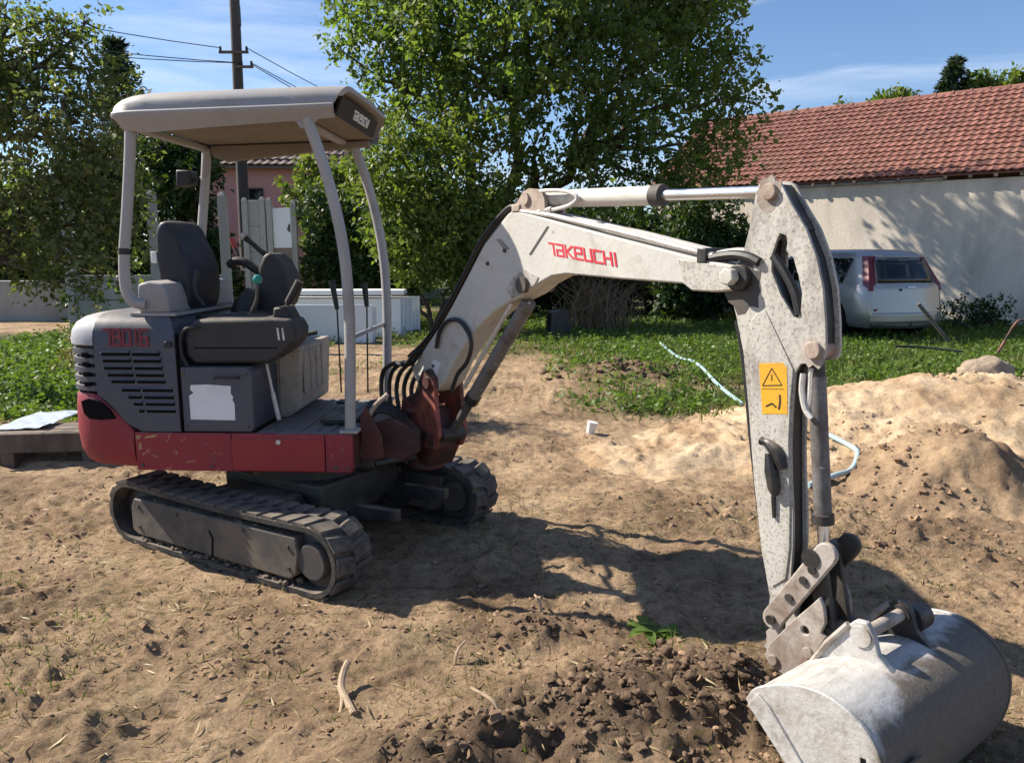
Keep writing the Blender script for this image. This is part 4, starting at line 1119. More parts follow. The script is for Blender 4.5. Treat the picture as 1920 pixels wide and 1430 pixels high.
for (yy, dz) in ((-0.105, 0.0), (0.12, 0.0)):
    ear = bp('bucket_ear', prism([(2.42, 0.262), (2.455, 0.32), (2.50, 0.40), (2.55, 0.475), (2.578, 0.508), (2.612, 0.512), (2.636, 0.48), (2.652, 0.43), (2.70, 0.392), (2.60, 0.385), (2.50, 0.34)], yy - 0.012, yy + 0.012), 'bucket' if yy < 0 else 'grease', bucket, bevel=0.004)
    bp('ear_boss', disc_y(2.60, 0.468, 0.031, yy - 0.018, yy + 0.018, 18), 'bucket' if yy < 0 else 'grease', ear)
    bp('ear_rim', tube([(2.43, yy - 0.014, 0.275), (2.50, yy - 0.014, 0.405), (2.562, yy - 0.014, 0.49)], 0.010, 8), 'hitch', ear)
bp('ear_pin', disc_y(2.60, 0.468, 0.019, -0.119, 0.145, 16), 'hitch', bucket)
bp('ear_tube', disc_y(2.62, 0.45, 0.042, 0.133, 0.20, 20), 'grease', bucket, bevel=0.004)
bp('wear_strip', prism([(2.832, 0.27), (2.838, 0.19), (2.823, 0.11), (2.829, 0.108), (2.846, 0.19), (2.84, 0.272)], -0.30, -0.22), 'bucket', bucket)

# ------------------------------------------------------------------ surroundings: materials
def plaster(name, c, stain, amount=0.5):
    m, n, l, b, o = mat_new(name)
    t = n.new('ShaderNodeNewGeometry')
    mpn = n.new('ShaderNodeMapping'); mpn.inputs['Scale'].default_value = (1, 1, 0.35)
    l.new(t.outputs['Position'], mpn.inputs['Vector'])
    n1 = noise(n, l, mpn.outputs['Vector'], 1.3, 8, 0.65, 0.5)
    n2 = noise(n, l, t.outputs['Position'], 18, 6, 0.7)
    c1 = mix(n, l, ramp(n, l, n1.outputs['Fac'], [(0.40, 0.0), (0.72, amount)]).outputs['Color'], c, stain)
    c2 = mix(n, l, ramp(n, l, n2.outputs['Fac'], [(0.45, 0.0), (0.8, 0.35)]).outputs['Color'], c1, stain)
    l.new(c2, b.inputs['Base Color'])
    b.inputs['Roughness'].default_value = 0.9
    bump(n, l, n2.outputs['Fac'], 0.35, 0.02, b)
    return m
def tile_mat(name, c1, c2, moss=(0.10, 0.08, 0.05)):
    m, n, l, b, o = mat_new(name)
    oi = n.new('ShaderNodeObjectInfo')
    g = n.new('ShaderNodeNewGeometry')
    ad = n.new('ShaderNodeMath'); ad.operation = 'ADD'
    l.new(oi.outputs['Random'], ad.inputs[0]); l.new(g.outputs['Random Per Island'], ad.inputs[1])
    fr_ = n.new('ShaderNodeMath'); fr_.operation = 'FRACT'
    l.new(ad.outputs[0], fr_.inputs[0])
    n1 = noise(n, l, g.outputs['Position'], 1.1, 6, 0.6)
    n2 = noise(n, l, g.outputs['Position'], 25, 5, 0.7)
    c = mix(n, l, fr_.outputs[0], c1, c2)
    c = mix(n, l, ramp(n, l, n1.outputs['Fac'], [(0.5, 0.0), (0.75, 0.5)]).outputs['Color'], c, moss)
    c = mix(n, l, ramp(n, l, n2.outputs['Fac'], [(0.5, 0.0), (0.75, 0.4)]).outputs['Color'], c, tuple(x * 0.5 for x in c1))
    l.new(c, b.inputs['Base Color'])
    b.inputs['Roughness'].default_value = 0.85
    return m
M['wall'] = plaster('barn_render', (0.76, 0.68, 0.565), (0.40, 0.355, 0.30), 0.8)
M['pink'] = plaster('pink_render', (0.66, 0.31, 0.28), (0.54, 0.25, 0.23), 0.4)
M['concrete'] = plaster('old_concrete', (0.36, 0.35, 0.32), (0.20, 0.19, 0.165), 0.7)
M['white_concrete'] = plaster('pale_precast_concrete', (0.76, 0.77, 0.77), (0.6, 0.6, 0.58), 0.35)
M['brown_concrete'] = plaster('brown_concrete', (0.22, 0.17, 0.14), (0.13, 0.1, 0.085), 0.6)
M['tile'] = tile_mat('terracotta_tile', (0.17, 0.07, 0.052), (0.28, 0.122, 0.092))
M['dark_tile'] = tile_mat('brown_roof_tile', (0.13, 0.095, 0.085), (0.20, 0.15, 0.13), (0.08, 0.075, 0.07))
M['wood'] = worn('weathered_wood', (0.15, 0.12, 0.10), (0.07, 0.055, 0.045), 0.6, 5, 0.85, 0.4, streak=True)
M['pole'] = worn('tarred_pole', (0.085, 0.075, 0.07), (0.05, 0.045, 0.04), 0.5, 3, 0.85, 0.3, streak=True)
M['bark'] = worn('bark', (0.10, 0.08, 0.06), (0.04, 0.032, 0.025), 0.6, 6, 0.95, 0.6, bumpy=0.8, streak=True)
M['leaf_big'] = leafy('broad_leaf', (0.085, 0.14, 0.04), (0.20, 0.25, 0.085), 0.6, (0.26, 0.28, 0.09))
M['leaf_apple'] = leafy('fruit_tree_leaf', (0.085, 0.115, 0.045), (0.20, 0.22, 0.10), 0.5, (0.24, 0.23, 0.11))
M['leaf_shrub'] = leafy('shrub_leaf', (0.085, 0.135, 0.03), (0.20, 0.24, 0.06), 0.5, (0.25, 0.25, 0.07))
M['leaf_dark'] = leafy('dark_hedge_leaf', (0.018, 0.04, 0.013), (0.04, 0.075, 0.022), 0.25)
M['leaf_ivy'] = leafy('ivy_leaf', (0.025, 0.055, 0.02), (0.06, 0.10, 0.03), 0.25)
M['needle'] = leafy('conifer_needle', (0.012, 0.028, 0.016), (0.028, 0.05, 0.028), 0.15)
M['weed'] = leafy('weed_leaf', (0.075, 0.14, 0.03), (0.17, 0.25, 0.055), 0.45, (0.15, 0.19, 0.05))
M['grass'] = leafy('grass_blade', (0.07, 0.12, 0.025), (0.17, 0.21, 0.05), 0.35, (0.2, 0.19, 0.07))
M['turf'] = leafy('dry_turf_blade', (0.13, 0.115, 0.05), (0.33, 0.27, 0.15), 0.25)
M['straw'] = leafy('dry_straw', (0.22, 0.16, 0.08), (0.45, 0.36, 0.20), 0.2)
M['dry_stem'] = leafy('dry_stem', (0.13, 0.085, 0.05), (0.26, 0.18, 0.11), 0.15)

# ------------------------------------------------------------------ barn on the right
WO, WD, WN = Vector((10.8, 16.2, 0)), Vector((-0.773, 0.634, 0)).normalized(), Vector((0.634, 0.773, 0)).normalized()
BM = Matrix(((WD.x, WN.x, 0, WO.x), (WD.y, WN.y, 0, WO.y), (0, 0, 1, 0), (0, 0, 0, 1)))     # x along the wall, y into the barn
barn = thing('barn', 'long pale rendered barn with red tiled roof behind the silver car', 'barn', BM)
add('wall', box(-7, 8.9, 0, 0.28, -0.1, 3.12), M['wall'], barn, BM)
add('gable_wall', (([(8.62, 0.281, -0.1), (8.62, 6.6, -0.1), (8.62, 6.6, 3.2), (8.62, 3.3, 5.32), (8.62, 0.281, 3.12), (8.9, 0.281, -0.1), (8.9, 6.6, -0.1), (8.9, 6.6, 3.2), (8.9, 3.3, 5.32), (8.9, 0.281, 3.12)],
     [(0, 1, 2, 3, 4), (9, 8, 7, 6, 5), (0, 5, 6, 1), (1, 6, 7, 2), (2, 7, 8, 3), (3, 8, 9, 4), (4, 9, 5, 0)])), M['wall'], barn, BM)
add('coping', box(1.75, 8.95, -0.07, 0.30, 3.122, 3.19), M['concrete'], barn, BM, bevel=0.01)
rise, run = 2.28, 3.42
roof = add('roof', ([(-7.2, -0.12, 3.235), (9.1, -0.12, 3.235), (9.1, 3.3, 5.5), (-7.2, 3.3, 5.5), (-7.2, 6.9, 3.2), (9.1, 6.9, 3.2),
                     (-7.2, -0.12, 3.20), (9.1, -0.12, 3.20), (9.1, 3.3, 5.46), (-7.2, 3.3, 5.46), (-7.2, 6.9, 3.16), (9.1, 6.9, 3.16)],
     [(0, 1, 2, 3), (3, 2, 5, 4), (7, 6, 9, 8), (8, 9, 10, 11), (0, 6, 7, 1), (4, 5, 11, 10), (1, 7, 8, 2), (2, 8, 11, 5), (0, 3, 9, 6), (3, 4, 10, 9)]), M['tile'], barn, BM, smooth=None)
for k in range(34):
    t = -6.8 + k * 0.47
    add('rafter', ([(t, -0.16, 3.135), (t + 0.07, -0.16, 3.135), (t + 0.07, 0.28, 3.19 + 0.1), (t, 0.28, 3.19 + 0.1), (t, -0.16, 3.195), (t + 0.07, -0.16, 3.195), (t + 0.07, 0.28, 3.45), (t, 0.28, 3.45)],
        [(0, 1, 2, 3), (4, 5, 6, 7), (0, 1, 5, 4), (1, 2, 6, 5), (2, 3, 7, 6), (3, 0, 4, 7)]), M['wood'], barn, BM, smooth=None)
def tile_vf(w=0.175, L=0.275):
    xs = [0, 0.035, 0.058, 0.093, 0.128, 0.155, w]
    zs = [0.026, 0.036, 0.02, 0.006, 0.008, 0.022, 0.03]
    v, f = [], []
    for y, dz in ((0, 0.018), (0, 0.0), (L, 0.0)):
        for x, z in zip(xs, zs):
            v.append((x, y, z + (0.012 if y == 0 and dz else 0.0) - (0.016 if (y == 0 and not dz) else 0.0) - (0.028 if y else 0) + 0.012))
    n = len(xs)
    for i in range(n - 1):
        f.append((n + i, n + i + 1, i + 1, i))
        f.append((i, i + 1, 2 * n + i + 1, 2 * n + i))
    return v, f
tv, tf = tile_vf()
tile_me = mesh_of('tile', tv, tf, M['tile'], 50)
sl = math.atan2(5.5 - 3.235, 3.42)
cols, rows = 91, 17
spots = []
for c in range(cols):
    for r_ in range(rows):
        x = -6.6 + c * 0.172
        s_ = r_ * 0.2405
        jit = random.uniform(-0.006, 0.006)
        m_ = Matrix.Translation((x, -0.16 + s_ * math.cos(sl), 3.245 + s_ * math.sin(sl) + jit * 0.5)) @ Matrix.Rotation(sl + random.uniform(-0.025, 0.03), 4, 'X') @ Matrix.Rotation(random.uniform(-0.03, 0.03), 4, 'Z')
        w = BM @ m_.translation
        vis = w.x / w.y < 0.70 and x < 7.2
        spots.append((0 if vis else 1, w.length, m_))
spots.sort(key=lambda q: (q[0], q[1]))
for _, _, m_ in spots[:300]:
    put(bpy.data.objects.new('tile', tile_me), roof, BM @ m_)
V, Fc = [], []
for _, _, m_ in spots[300:]:
    k = len(V)
    V += [tuple(m_ @ Vector(p)) for p in tv]
    Fc += [tuple(i + k for i in q) for q in tf]
o = add('tile_field', (V, Fc), M['tile'], roof, BM, smooth=50)
o['kind'] = 'stuff'
for k in range(40):
    x = -6.9 + k * 0.40
    v, f = [], []
    for xx, rr in ((x, 0.115), (x + 0.05, 0.125), (x + 0.05, 0.105), (x + 0.42, 0.098)):
        for j in range(7):
            a = math.pi * j / 6
            v.append((xx, 3.3 + rr * math.cos(a), 5.47 + rr * 0.9 * math.sin(a)))
    for i in range(3):
        for j in range(6):
            f.append((i * 7 + j, i * 7 + j + 1, (i + 1) * 7 + j + 1, (i + 1) * 7 + j))
    add('ridge_tile', (v, f), M['tile'], roof, BM, smooth=50)

# ------------------------------------------------------------------ silver car by the barn
CF = Matrix.Translation((7.02, 13.75, 0.0)) @ Matrix.Rotation(R(106), 4, 'Z')      # x forwards, y to the car's left
m, n, l, b, o_ = mat_new('silver_car_paint')
b.inputs['Base Color'].default_value = (0.44, 0.45, 0.46, 1); b.inputs['Metallic'].default_value = 0.55; b.inputs['Roughness'].default_value = 0.33
b.inputs['Coat Weight'].default_value = 0.4
t_ = n.new('ShaderNodeTexCoord'); nz = noise(n, l, t_.outputs['Object'], 2.2, 6, 0.6)
l.new(mix(n, l, ramp(n, l, nz.outputs['Fac'], [(0.4, 0.0), (0.75, 0.45)]).outputs['Color'], (0.37, 0.37, 0.37), (0.32, 0.28, 0.22)), b.inputs['Base Color'])
M['car_paint'] = m
m, n, l, b, o_ = mat_new('car_glass')
b.inputs['Base Color'].default_value = (0.006, 0.008, 0.009, 1); b.inputs['Roughness'].default_value = 0.04; b.inputs['Specular IOR Level'].default_value = 0.6
M['car_glass'] = m
M['tail_red'] = flat('tail_lamp_red', (0.14, 0.008, 0.014), 0.2, 0, 0.6, 0.3, 30)
M['tyre'] = flat('tyre_rubber', (0.02, 0.02, 0.02), 0.85)
car = thing('parked_car', 'silver people carrier parked rear-on against the barn wall', 'car', CF)
def car_section(x, wb, hb, gw, gz, rear=0.0):
    """Half outline from sill to roof centre: wb body half width, hb belt height, gw roof half width, gz roof height."""
    return [(wb - 0.10, 0.24), (wb - 0.02, 0.32), (wb, 0.52), (wb + 0.005, 0.72), (wb - 0.012, hb - 0.06), (wb - 0.035, hb), (wb - 0.07, hb + 0.12 * (gz - hb) / 0.6), (gw + 0.05, gz - 0.14), (gw + 0.005, gz - 0.06), (gw - 0.07, gz - 0.012), (gw - 0.30, gz + 0.008), (0.0, gz + 0.015)]
secs = [(0.00, 0.73, 0.97, 0.53, 1.50), (0.05, 0.81, 0.98, 0.575, 1.545), (0.15, 0.865, 0.99, 0.61, 1.575), (0.40, 0.90, 0.985, 0.675, 1.605), (0.9, 0.905, 0.975, 0.69, 1.615), (1.7, 0.905, 0.955, 0.70, 1.615), (2.4, 0.905, 0.935, 0.68, 1.56), (3.0, 0.90, 0.92, 0.66, 1.30), (3.35, 0.89, 0.90, 0.64, 1.02), (3.9, 0.86, 0.84, 0.58, 0.90), (4.25, 0.76, 0.70, 0.48, 0.76)]
loops = []
for x, wb, hb, gw, gz_ in secs:
    hf = car_section(x, wb, hb, gw, gz_)
    def sx(z): return x + (0.36 * max(0, (z - 0.95)) / 0.65 + 0.03 * max(0, (0.5 - z)) - 0.05 * max(0, min(1, (0.62 - z) / 0.1)) * (1 if z > 0.3 else 0.5)) * max(0, 1 - x / 1.1)
    loops.append([(sx(z), y, z) for y, z in hf] + [(sx(z), -y, z) for y, z in hf[-2::-1]])
body = add('body', rings(loops, close=False, cap0=False, cap1=True), M['car_paint'], car, CF, smooth=40)
nh = len(loops[0])
rv, rf = [], []
for i in range(nh // 2 + 1):
    a, c = Vector(loops[0][i]), Vector(loops[0][nh - 1 - i])
    for k in range(7):
        t = k / 6
        p = a.lerp(c, t)
        p.x -= 0.12 * (1 - (2 * t - 1) ** 2)
        rv.append(tuple(p))
for i in range(nh // 2):
    for k in range(6):
        rf.append((i * 7 + k, i * 7 + k + 1, (i + 1) * 7 + k + 1, (i + 1) * 7 + k))
add('tailgate', (rv, rf), M['car_paint'], car, CF, smooth=40)
def rear_pt(y, z, out=0.0):
    k = 1 - (y / 0.74) ** 2
    return (0.36 * max(0, (z - 0.95)) / 0.65 - 0.12 * k - out, y, z)
def rear_panel(name, ys, z0, z1, mat, out, thick=0.01, y_top=None):
    v, f = [], []
    for j, z in enumerate(np.linspace(z0, z1, 5)):
        kk = 1.0 if y_top is None else 1 + (y_top - 1) * j / 4
        for y in np.linspace(ys[0] * kk, ys[1] * kk, 9):
            v.append(rear_pt(y, z, out))
    for j in range(4):
        for i in range(8):
            f.append((j * 9 + i, j * 9 + i + 1, (j + 1) * 9 + i + 1, (j + 1) * 9 + i))
    o = add(name, (v, f), M[mat], car, CF, smooth=60)
    s = o.modifiers.new('thick', 'SOLIDIFY'); s.thickness = thick; s.offset = -1
    return o
rear_panel('rear_window', (-0.62, 0.62), 1.04, 1.45, 'car_glass', 0.008, 0.012, 0.84)
rear_panel('spoiler', (-0.50, 0.50), 1.485, 1.52, 'car_paint', 0.05, 0.03)
plate_ = rear_panel('bumper', (-0.76, 0.76), 0.33, 0.52, 'car_paint', 0.055, 0.05)
rear_panel('bumper_gap', (-0.74, 0.74), 0.53, 0.56, 'hole', 0.004, 0.008)
rear_panel('badge', (-0.09, 0.09), 0.945, 0.985, 'chrome', 0.012, 0.008)
rear_panel('lock_button', (0.20, 0.25), 0.90, 0.935, 'hole', 0.01, 0.006)
rear_panel('lower_lip', (-0.74, 0.74), 0.25, 0.315, 'plastic', 0.03, 0.02)
for s in (1, -1):
    v, f = [], []
    for z in np.linspace(0.90, 1.50, 6):
        yb = float(np.interp(z, [0.9, 1.03, 1.5], [0.775, 0.765, 0.60]))
        x0 = 0.36 * max(0, (z - 0.95)) / 0.65 + 0.02
        v += [(x0 - 0.035, s * (yb - 0.14), z), (x0 - 0.022, s * (yb + 0.0), z), (x0 + 0.10, s * (yb + 0.045), z), (x0 + 0.10, s * (yb - 0.1), z)]
    for i in range(5):
        for k in range(4):
            f.append((i * 4 + k, i * 4 + (k + 1) % 4, (i + 1) * 4 + (k + 1) % 4, (i + 1) * 4 + k))
    f += [(0, 1, 2, 3), (20, 21, 22, 23)]
    add('tail_lamp', (v, f), M['tail_red'], car, CF, smooth=50, bevel=0.01)
    add('reflector', box(-0.062, -0.02, s * 0.64 - 0.07, s * 0.64 + 0.07, 0.545, 0.585), M['tail_red'], car, CF)
    # side windows follow the glasshouse
    for nm, xa, xb in (('quarter_window', 0.52, 1.12), ('side_window', 1.20, 2.05), ('side_window', 2.13, 2.85)):
        v = []
        for x in (xa, xb):
            for z in (1.02, 1.46 if x < 2.2 else 1.42):
                gw = float(np.interp(x, [0, 0.4, 0.9, 1.7, 2.4, 3.0], [0.62, 0.675, 0.69, 0.70, 0.68, 0.66]))
                zz = z if x < 2.5 else min(z, 1.30)
                yy = float(np.interp(zz, [1.0, 1.48], [0.862, gw + 0.052]))
                xx = x + (0.1 if z < 1.2 and xa < 0.6 and x == xa else 0.0)
                v.append((xx, s * (yy + 0.012), zz))
        o = add(nm, (v, [(0, 2, 3, 1)]), M['car_glass'], car, CF, smooth=None)
        q = o.modifiers.new('thick', 'SOLIDIFY'); q.thickness = 0.02; q.offset = 0
    for wx in (0.82, 3.42):
        add('wheel_arch', disc_y(wx, 0.36, 0.40, s * 0.60, s * 0.913, 28), M['hole'], car, CF)
        wh = add('wheel', lathe_y(wx, 0.315, [(0.18, s * 0.70), (0.315, s * 0.71), (0.318, s * 0.90), (0.29, s * 0.922), (0.20, s * 0.918)], 28), M['tyre'], car, CF)
        add('wheel_rim', lathe_y(wx, 0.315, [(0.20, s * 0.915), (0.19, s * 0.93), (0.06, s * 0.926), (0.03, s * 0.935)], 14), M['tube'], wh, CF)
add('tow_ball', join(rod((-0.16, 0.0, 0.30), (0.05, 0.0, 0.27), 0.02), rod((-0.16, 0, 0.29), (-0.16, 0, 0.37), 0.024)), M['grease'], car, CF)

# ------------------------------------------------------------------ pink house, pole, fences
PF = Matrix.Translation((-9.4, 30.0, 0)) @ Matrix.Rotation(R(4), 4, 'Z')
ph = thing('pink_house', 'small pink house with brown tiled roof seen under the canopy', 'house', PF)
add('wall', box(-3.2, 2.6, 0, 6, -0.1, 4.85), M['pink'], ph, PF)
add('gable', ([(2.6, 0, 4.851), (2.6, 6, 4.851), (2.6, 3, 7.0), (2.45, 0, 4.851), (2.45, 6, 4.851), (2.45, 3, 7.0)], [(0, 1, 2), (5, 4, 3), (0, 3, 4, 1), (1, 4, 5, 2), (2, 5, 3, 0)]), M['pink'], ph, PF, smooth=None)
wnd = add('window', box(-0.62, -0.05, -0.03, 0.05, 3.55, 4.0), M['wood'], ph, PF)
add('pane', box(-0.57, -0.10, -0.045, -0.031, 3.60, 3.95), M['car_glass'], wnd, PF)
prf = add('roof', ([(-3.5, -0.35, 4.78), (2.95, -0.35, 4.78), (2.95, 3.0, 7.2), (-3.5, 3.0, 7.2), (-3.5, 6.35, 4.78), (2.95, 6.35, 4.78),
                    (-3.5, -0.35, 4.68), (2.95, -0.35, 4.68), (2.95, 3.0, 7.1), (-3.5, 3.0, 7.1), (-3.5, 6.35, 4.68), (2.95, 6.35, 4.68)],
    [(0, 1, 2, 3), (3, 2, 5, 4), (7, 6, 9, 8), (8, 9, 10, 11), (0, 6, 7, 1), (4, 5, 11, 10), (1, 7, 8, 2), (2, 8, 11, 5), (0, 3, 9, 6), (3, 4, 10, 9)]), M['dark_tile'], ph, PF, smooth=None)
dt_me = mesh_of('tile', [(x * 1.75, y * 1.54, z * 1.6) for x, y, z in tv], tf, M['dark_tile'], 50)
psl = math.atan2(2.42, 3.35)
for c in range(21):
    for r_ in range(11):
        s_ = r_ * 0.375
        m_ = Matrix.Translation((-3.45 + c * 0.304, -0.40 + s_ * math.cos(psl), 4.795 + s_ * math.sin(psl))) @ Matrix.Rotation(psl + random.uniform(-0.01, 0.01), 4, 'X')
        put(bpy.data.objects.new('tile', dt_me), prf, PF @ m_)

pole = thing('utility_pole', 'tall dark wooden utility pole carrying overhead wires', 'pole', Matrix.Translation((-6.85, 20, 0)))
PM = WM[pole.name]
add('shaft', tube([(0, 0, -0.2), (0.02, 0, 3), (0.06, 0, 6), (0.12, 0, 10.5)], [0.15, 0.14, 0.125, 0.11], 14), M['pole'], pole, PM)
ca1 = add('cross_arm', box(-0.32, 0.40, -0.17, -0.12, 6.37, 6.43), M['wood'], pole, PM)
ca2 = add('cross_arm', box(0.05, 0.50, -0.17, -0.12, 6.03, 6.09), M['wood'], pole, PM)
add('bracket', box(0.13, 0.20, -0.10, 0.05, 7.05, 7.5), M['steel'], pole, PM)
for x, z in ((-0.28, 6.43), (0.36, 6.43), (0.22, 6.09), (0.46, 6.09)):
    add('insulator', tube([(x, -0.145, z), (x, -0.145, z + 0.03), (x, -0.145, z + 0.06), (x, -0.145, z + 0.10)], [0.02, 0.035, 0.025, 0.03], 10), M['plastic'], pole, PM)
def wire(a, b, sag):
    pts = []
    for k in range(15):
        t = k / 14
        p = Vector(a).lerp(Vector(b), t)
        p.z -= sag * 4 * t * (1 - t)
        pts.append(p)
    return add('wire', tube(pts, 0.011, 5), M['hose'], pole, PM)
wire((-0.28, -0.145, 6.5), (-14, -5, 9.2), 0.5)
wire((0.22, -0.145, 6.15), (-14, -4.5, 8.2), 0.55)
wire((0.18, -0.145, 6.15), (-14, -4.2, 7.9), 0.6)
wire((0.36, -0.145, 6.5), (9, 22, 6.0), 0.7)
wire((0.46, -0.145, 6.15), (9, 22, 5.6), 0.7)
wire((0.46, -0.145, 6.12), (9, 23, 5.2), 0.8)
wire((0.12, 0, 9.5), (11, -9, 7.0), 0.6)

def fence_post(parent, x, y, h, w, Mw=I4):
    v, f = rings([[(x - w, y - w, -0.1), (x + w, y - w, -0.1), (x + w, y + w, -0.1), (x - w, y + w, -0.1)],
                  [(x - w, y - w, h - 0.06), (x + w, y - w, h - 0.06), (x + w, y + w, h - 0.06), (x - w, y + w, h - 0.06)],
                  [(x - w * 0.5, y - w * 0.5, h), (x + w * 0.5, y - w * 0.5, h), (x + w * 0.5, y + w * 0.5, h), (x - w * 0.5, y + w * 0.5, h)]])
    return add('post', (v, f), M['concrete'], parent, Mw, smooth=None, bevel=0.008)
fl = thing('concrete_fence', 'grey concrete fence with tall square posts behind the excavator seat', 'fence', Matrix.Translation((-5.1, 12.4, 0)))
for (x, y, h) in ((-7.0, 12.3, 2.5), (-5.66, 12.35, 2.52), (-4.58, 12.45, 2.5)):
    fence_post(fl, x, y, h, 0.062)
for k in range(3):
    add('panel', box(-5.60, -4.645, 12.37, 12.42, 0.02 + k * 0.40, 0.41 + k * 0.40), M['concrete'], fl, I4, bevel=0.008)
    add('panel', box(-6.94, -5.725, 12.30, 12.35, 0.02 + k * 0.40, 0.41 + k * 0.40), M['concrete'], fl, I4, bevel=0.008)
fr2 = thing('concrete_fence', 'far fence with slim posts and one white panel below the pink house', 'fence', Matrix.Translation((-4.9, 16.0, 0)))
for (x, y, h) in ((-5.42, 15.95, 2.66), (-5.08, 16.0, 2.68), (-4.94, 16.0, 2.66), (-4.46, 16.05, 2.62)):
    fence_post(fr2, x, y, h, 0.055)
for k in range(5):
    add('panel', box(-5.365, -5.135, 15.97, 16.02, 0.02 + k * 0.52, 0.53 + k * 0.52), M['concrete'], fr2, I4, bevel=0.008)
add('panel', box(-4.885, -4.515, 16.0, 16.05, 1.66, 2.46), M['white_concrete'], fr2, I4, bevel=0.008)
add('panel_mark', ([(-4.60, 15.995, 2.02), (-4.53, 15.995, 1.96), (-4.53, 15.995, 2.16), (-4.57, 15.995, 2.12), (-4.60, 15.999, 2.02), (-4.53, 15.999, 1.96), (-4.53, 15.999, 2.16), (-4.57, 15.999, 2.12)], [(0, 1, 2, 3), (7, 6, 5, 4), (0, 4, 5, 1), (1, 5, 6, 2), (2, 6, 7, 3), (3, 7, 4, 0)]), M['steel'], fr2, I4, smooth=None)
for k in range(3):
    add('panel', box(-4.885, -4.515, 16.0, 16.05, 0.02 + k * 0.545, 0.555 + k * 0.545), M['brown_concrete'], fr2, I4, bevel=0.008)
lw = tag(add('low_wall', box(-16, -9.6, 18.0, 18.25, -0.1, 0.92), M['concrete'], None, I4, bevel=0.02), 'low grey garden wall behind the fruit tree on the left', 'wall')
lw2 = tag(add('low_wall', box(-9.3, -3.0, 19.6, 19.8, -0.1, 1.15), M['brown_concrete'], None, I4, bevel=0.02), 'dim brownish wall low behind the seat and fence posts', 'wall')

# precast panels standing on edge and the slab laid across them
def slab(cx, cy, L, h, th, yaw, lean, label, z0=0.0, grp='precast concrete panels stacked beside the tree'):
    Mw = Matrix.Translation((cx, cy, z0)) @ Matrix.Rotation(yaw, 4, 'Z') @ Matrix.Rotation(lean, 4, 'X')
    return tag(add('precast_slab', box(-L / 2, L / 2, 0, th, 0, h), M['white_concrete'], None, Mw, bevel=0.008), label, 'panel', grp)
yw = R(2)
for k in range(4):
    slab(-3.72, 13.20 + k * 0.078, 2.62 + 0.04 * (k % 2), 0.66 - 0.012 * k, 0.062, yw, R(-3), ['front white concrete panel of the near row, broad face showing', 'second white panel of the near row, directly behind the front one', 'third white panel of the near row, edge showing at right', 'last white panel at the back of the near row'][k], 0.02)
names = ['first', 'second', 'third', 'fourth', 'fifth', 'sixth']
for k in range(6):
    slab(-3.30 + 0.055 * k, 14.10 + k * 0.13, 2.5, 0.72, 0.062, yw, R(-8), f'{names[k]} slanting white panel of the far row, counted from the front', 0.02)
slab(-3.35, 14.05, 2.75, 0.085, 0.62, yw, 0, 'white slab lying flat across the top of the far row', 0.80)

# ------------------------------------------------------------------ leaves, trees, shrubs
def unit(a):
    return a / np.maximum(np.linalg.norm(a, axis=1, keepdims=True), 1e-6)

def leaf_mesh(P, D, size, wid=0.55, fold=0.12):
    """One bent four-cornered leaf per point."""
    N = len(P)
    D = unit(D)
    rnd = rng.normal(size=(N, 3)); rnd[:, 2] += 0.7
    S = unit(np.cross(D, rnd))
    U = np.cross(S, D)
    s = size[:, None]
    v = np.empty((N, 4, 3))
    v[:, 0] = P
    v[:, 1] = P + D * s * 0.45 + S * s * wid * 0.5 + U * s * fold
    v[:, 2] = P + D * s - U * s * fold * 0.6
    v[:, 3] = P + D * s * 0.45 - S * s * wid * 0.5 + U * s * fold
    f = np.arange(N * 4).reshape(N, 4)
    return v.reshape(-1, 3), f

def crown_points(blobs, dens, twig, per, spread=0.6, droop=0.15, shell=0.5):
    Ps, Ds = [], []
    for (c, r) in blobs:
        c = np.array(c); r = np.array(r if isinstance(r, (tuple, list)) else (r, r, r))
        vol = 4.19 * r.prod()
        nt = max(6, int(dens * vol ** 0.85))
        d = unit(rng.normal(size=(nt, 3)))
        rad = rng.random(nt) ** shell
        st = c + d * rad[:, None] * r * 0.9
        td = unit(d * 0.9 + rng.normal(size=(nt, 3)) * spread + np.array([0, 0, 0.25]))
        ln = twig * (0.6 + 0.8 * rng.random(nt))
        t = rng.random((nt, per))
        p = st[:, None, :] + td[:, None, :] * (ln[:, None] * t)[:, :, None] + rng.normal(size=(nt, per, 3)) * twig * 0.10
        p[:, :, 2] -= droop * (t * ln[:, None]) ** 2
        ld = td[:, None, :] * 0.5 + rng.normal(size=(nt, per, 3)) * 0.75
        ld[:, :, 2] -= 0.25
        Ps.append(p.reshape(-1, 3)); Ds.append(ld.reshape(-1, 3))
    return np.concatenate(Ps), np.concatenate(Ds)

def limb(a, b, r0, r1, wob=0.06, n=7):
    a, b = Vector(a), Vector(b)
    L = (b - a).length
    pts, rs = [], []
    for k in range(n):
        t = k / (n - 1)
        p = a.lerp(b, t)
        if 0 < k < n - 1:
            p += Vector((random.gauss(0, wob * L), random.gauss(0, wob * L), random.gauss(0, wob * L * 0.6)))
        p.z += 0.10 * L * math.sin(math.pi * t)
        pts.append(p); rs.append(r0 + (r1 - r0) * t)
    return tube(smooth_path(pts, 2), [rs[0] + (rs[-1] - rs[0]) * k / (2 * (n - 1)) for k in range(2 * (n - 1) + 1)], 7)

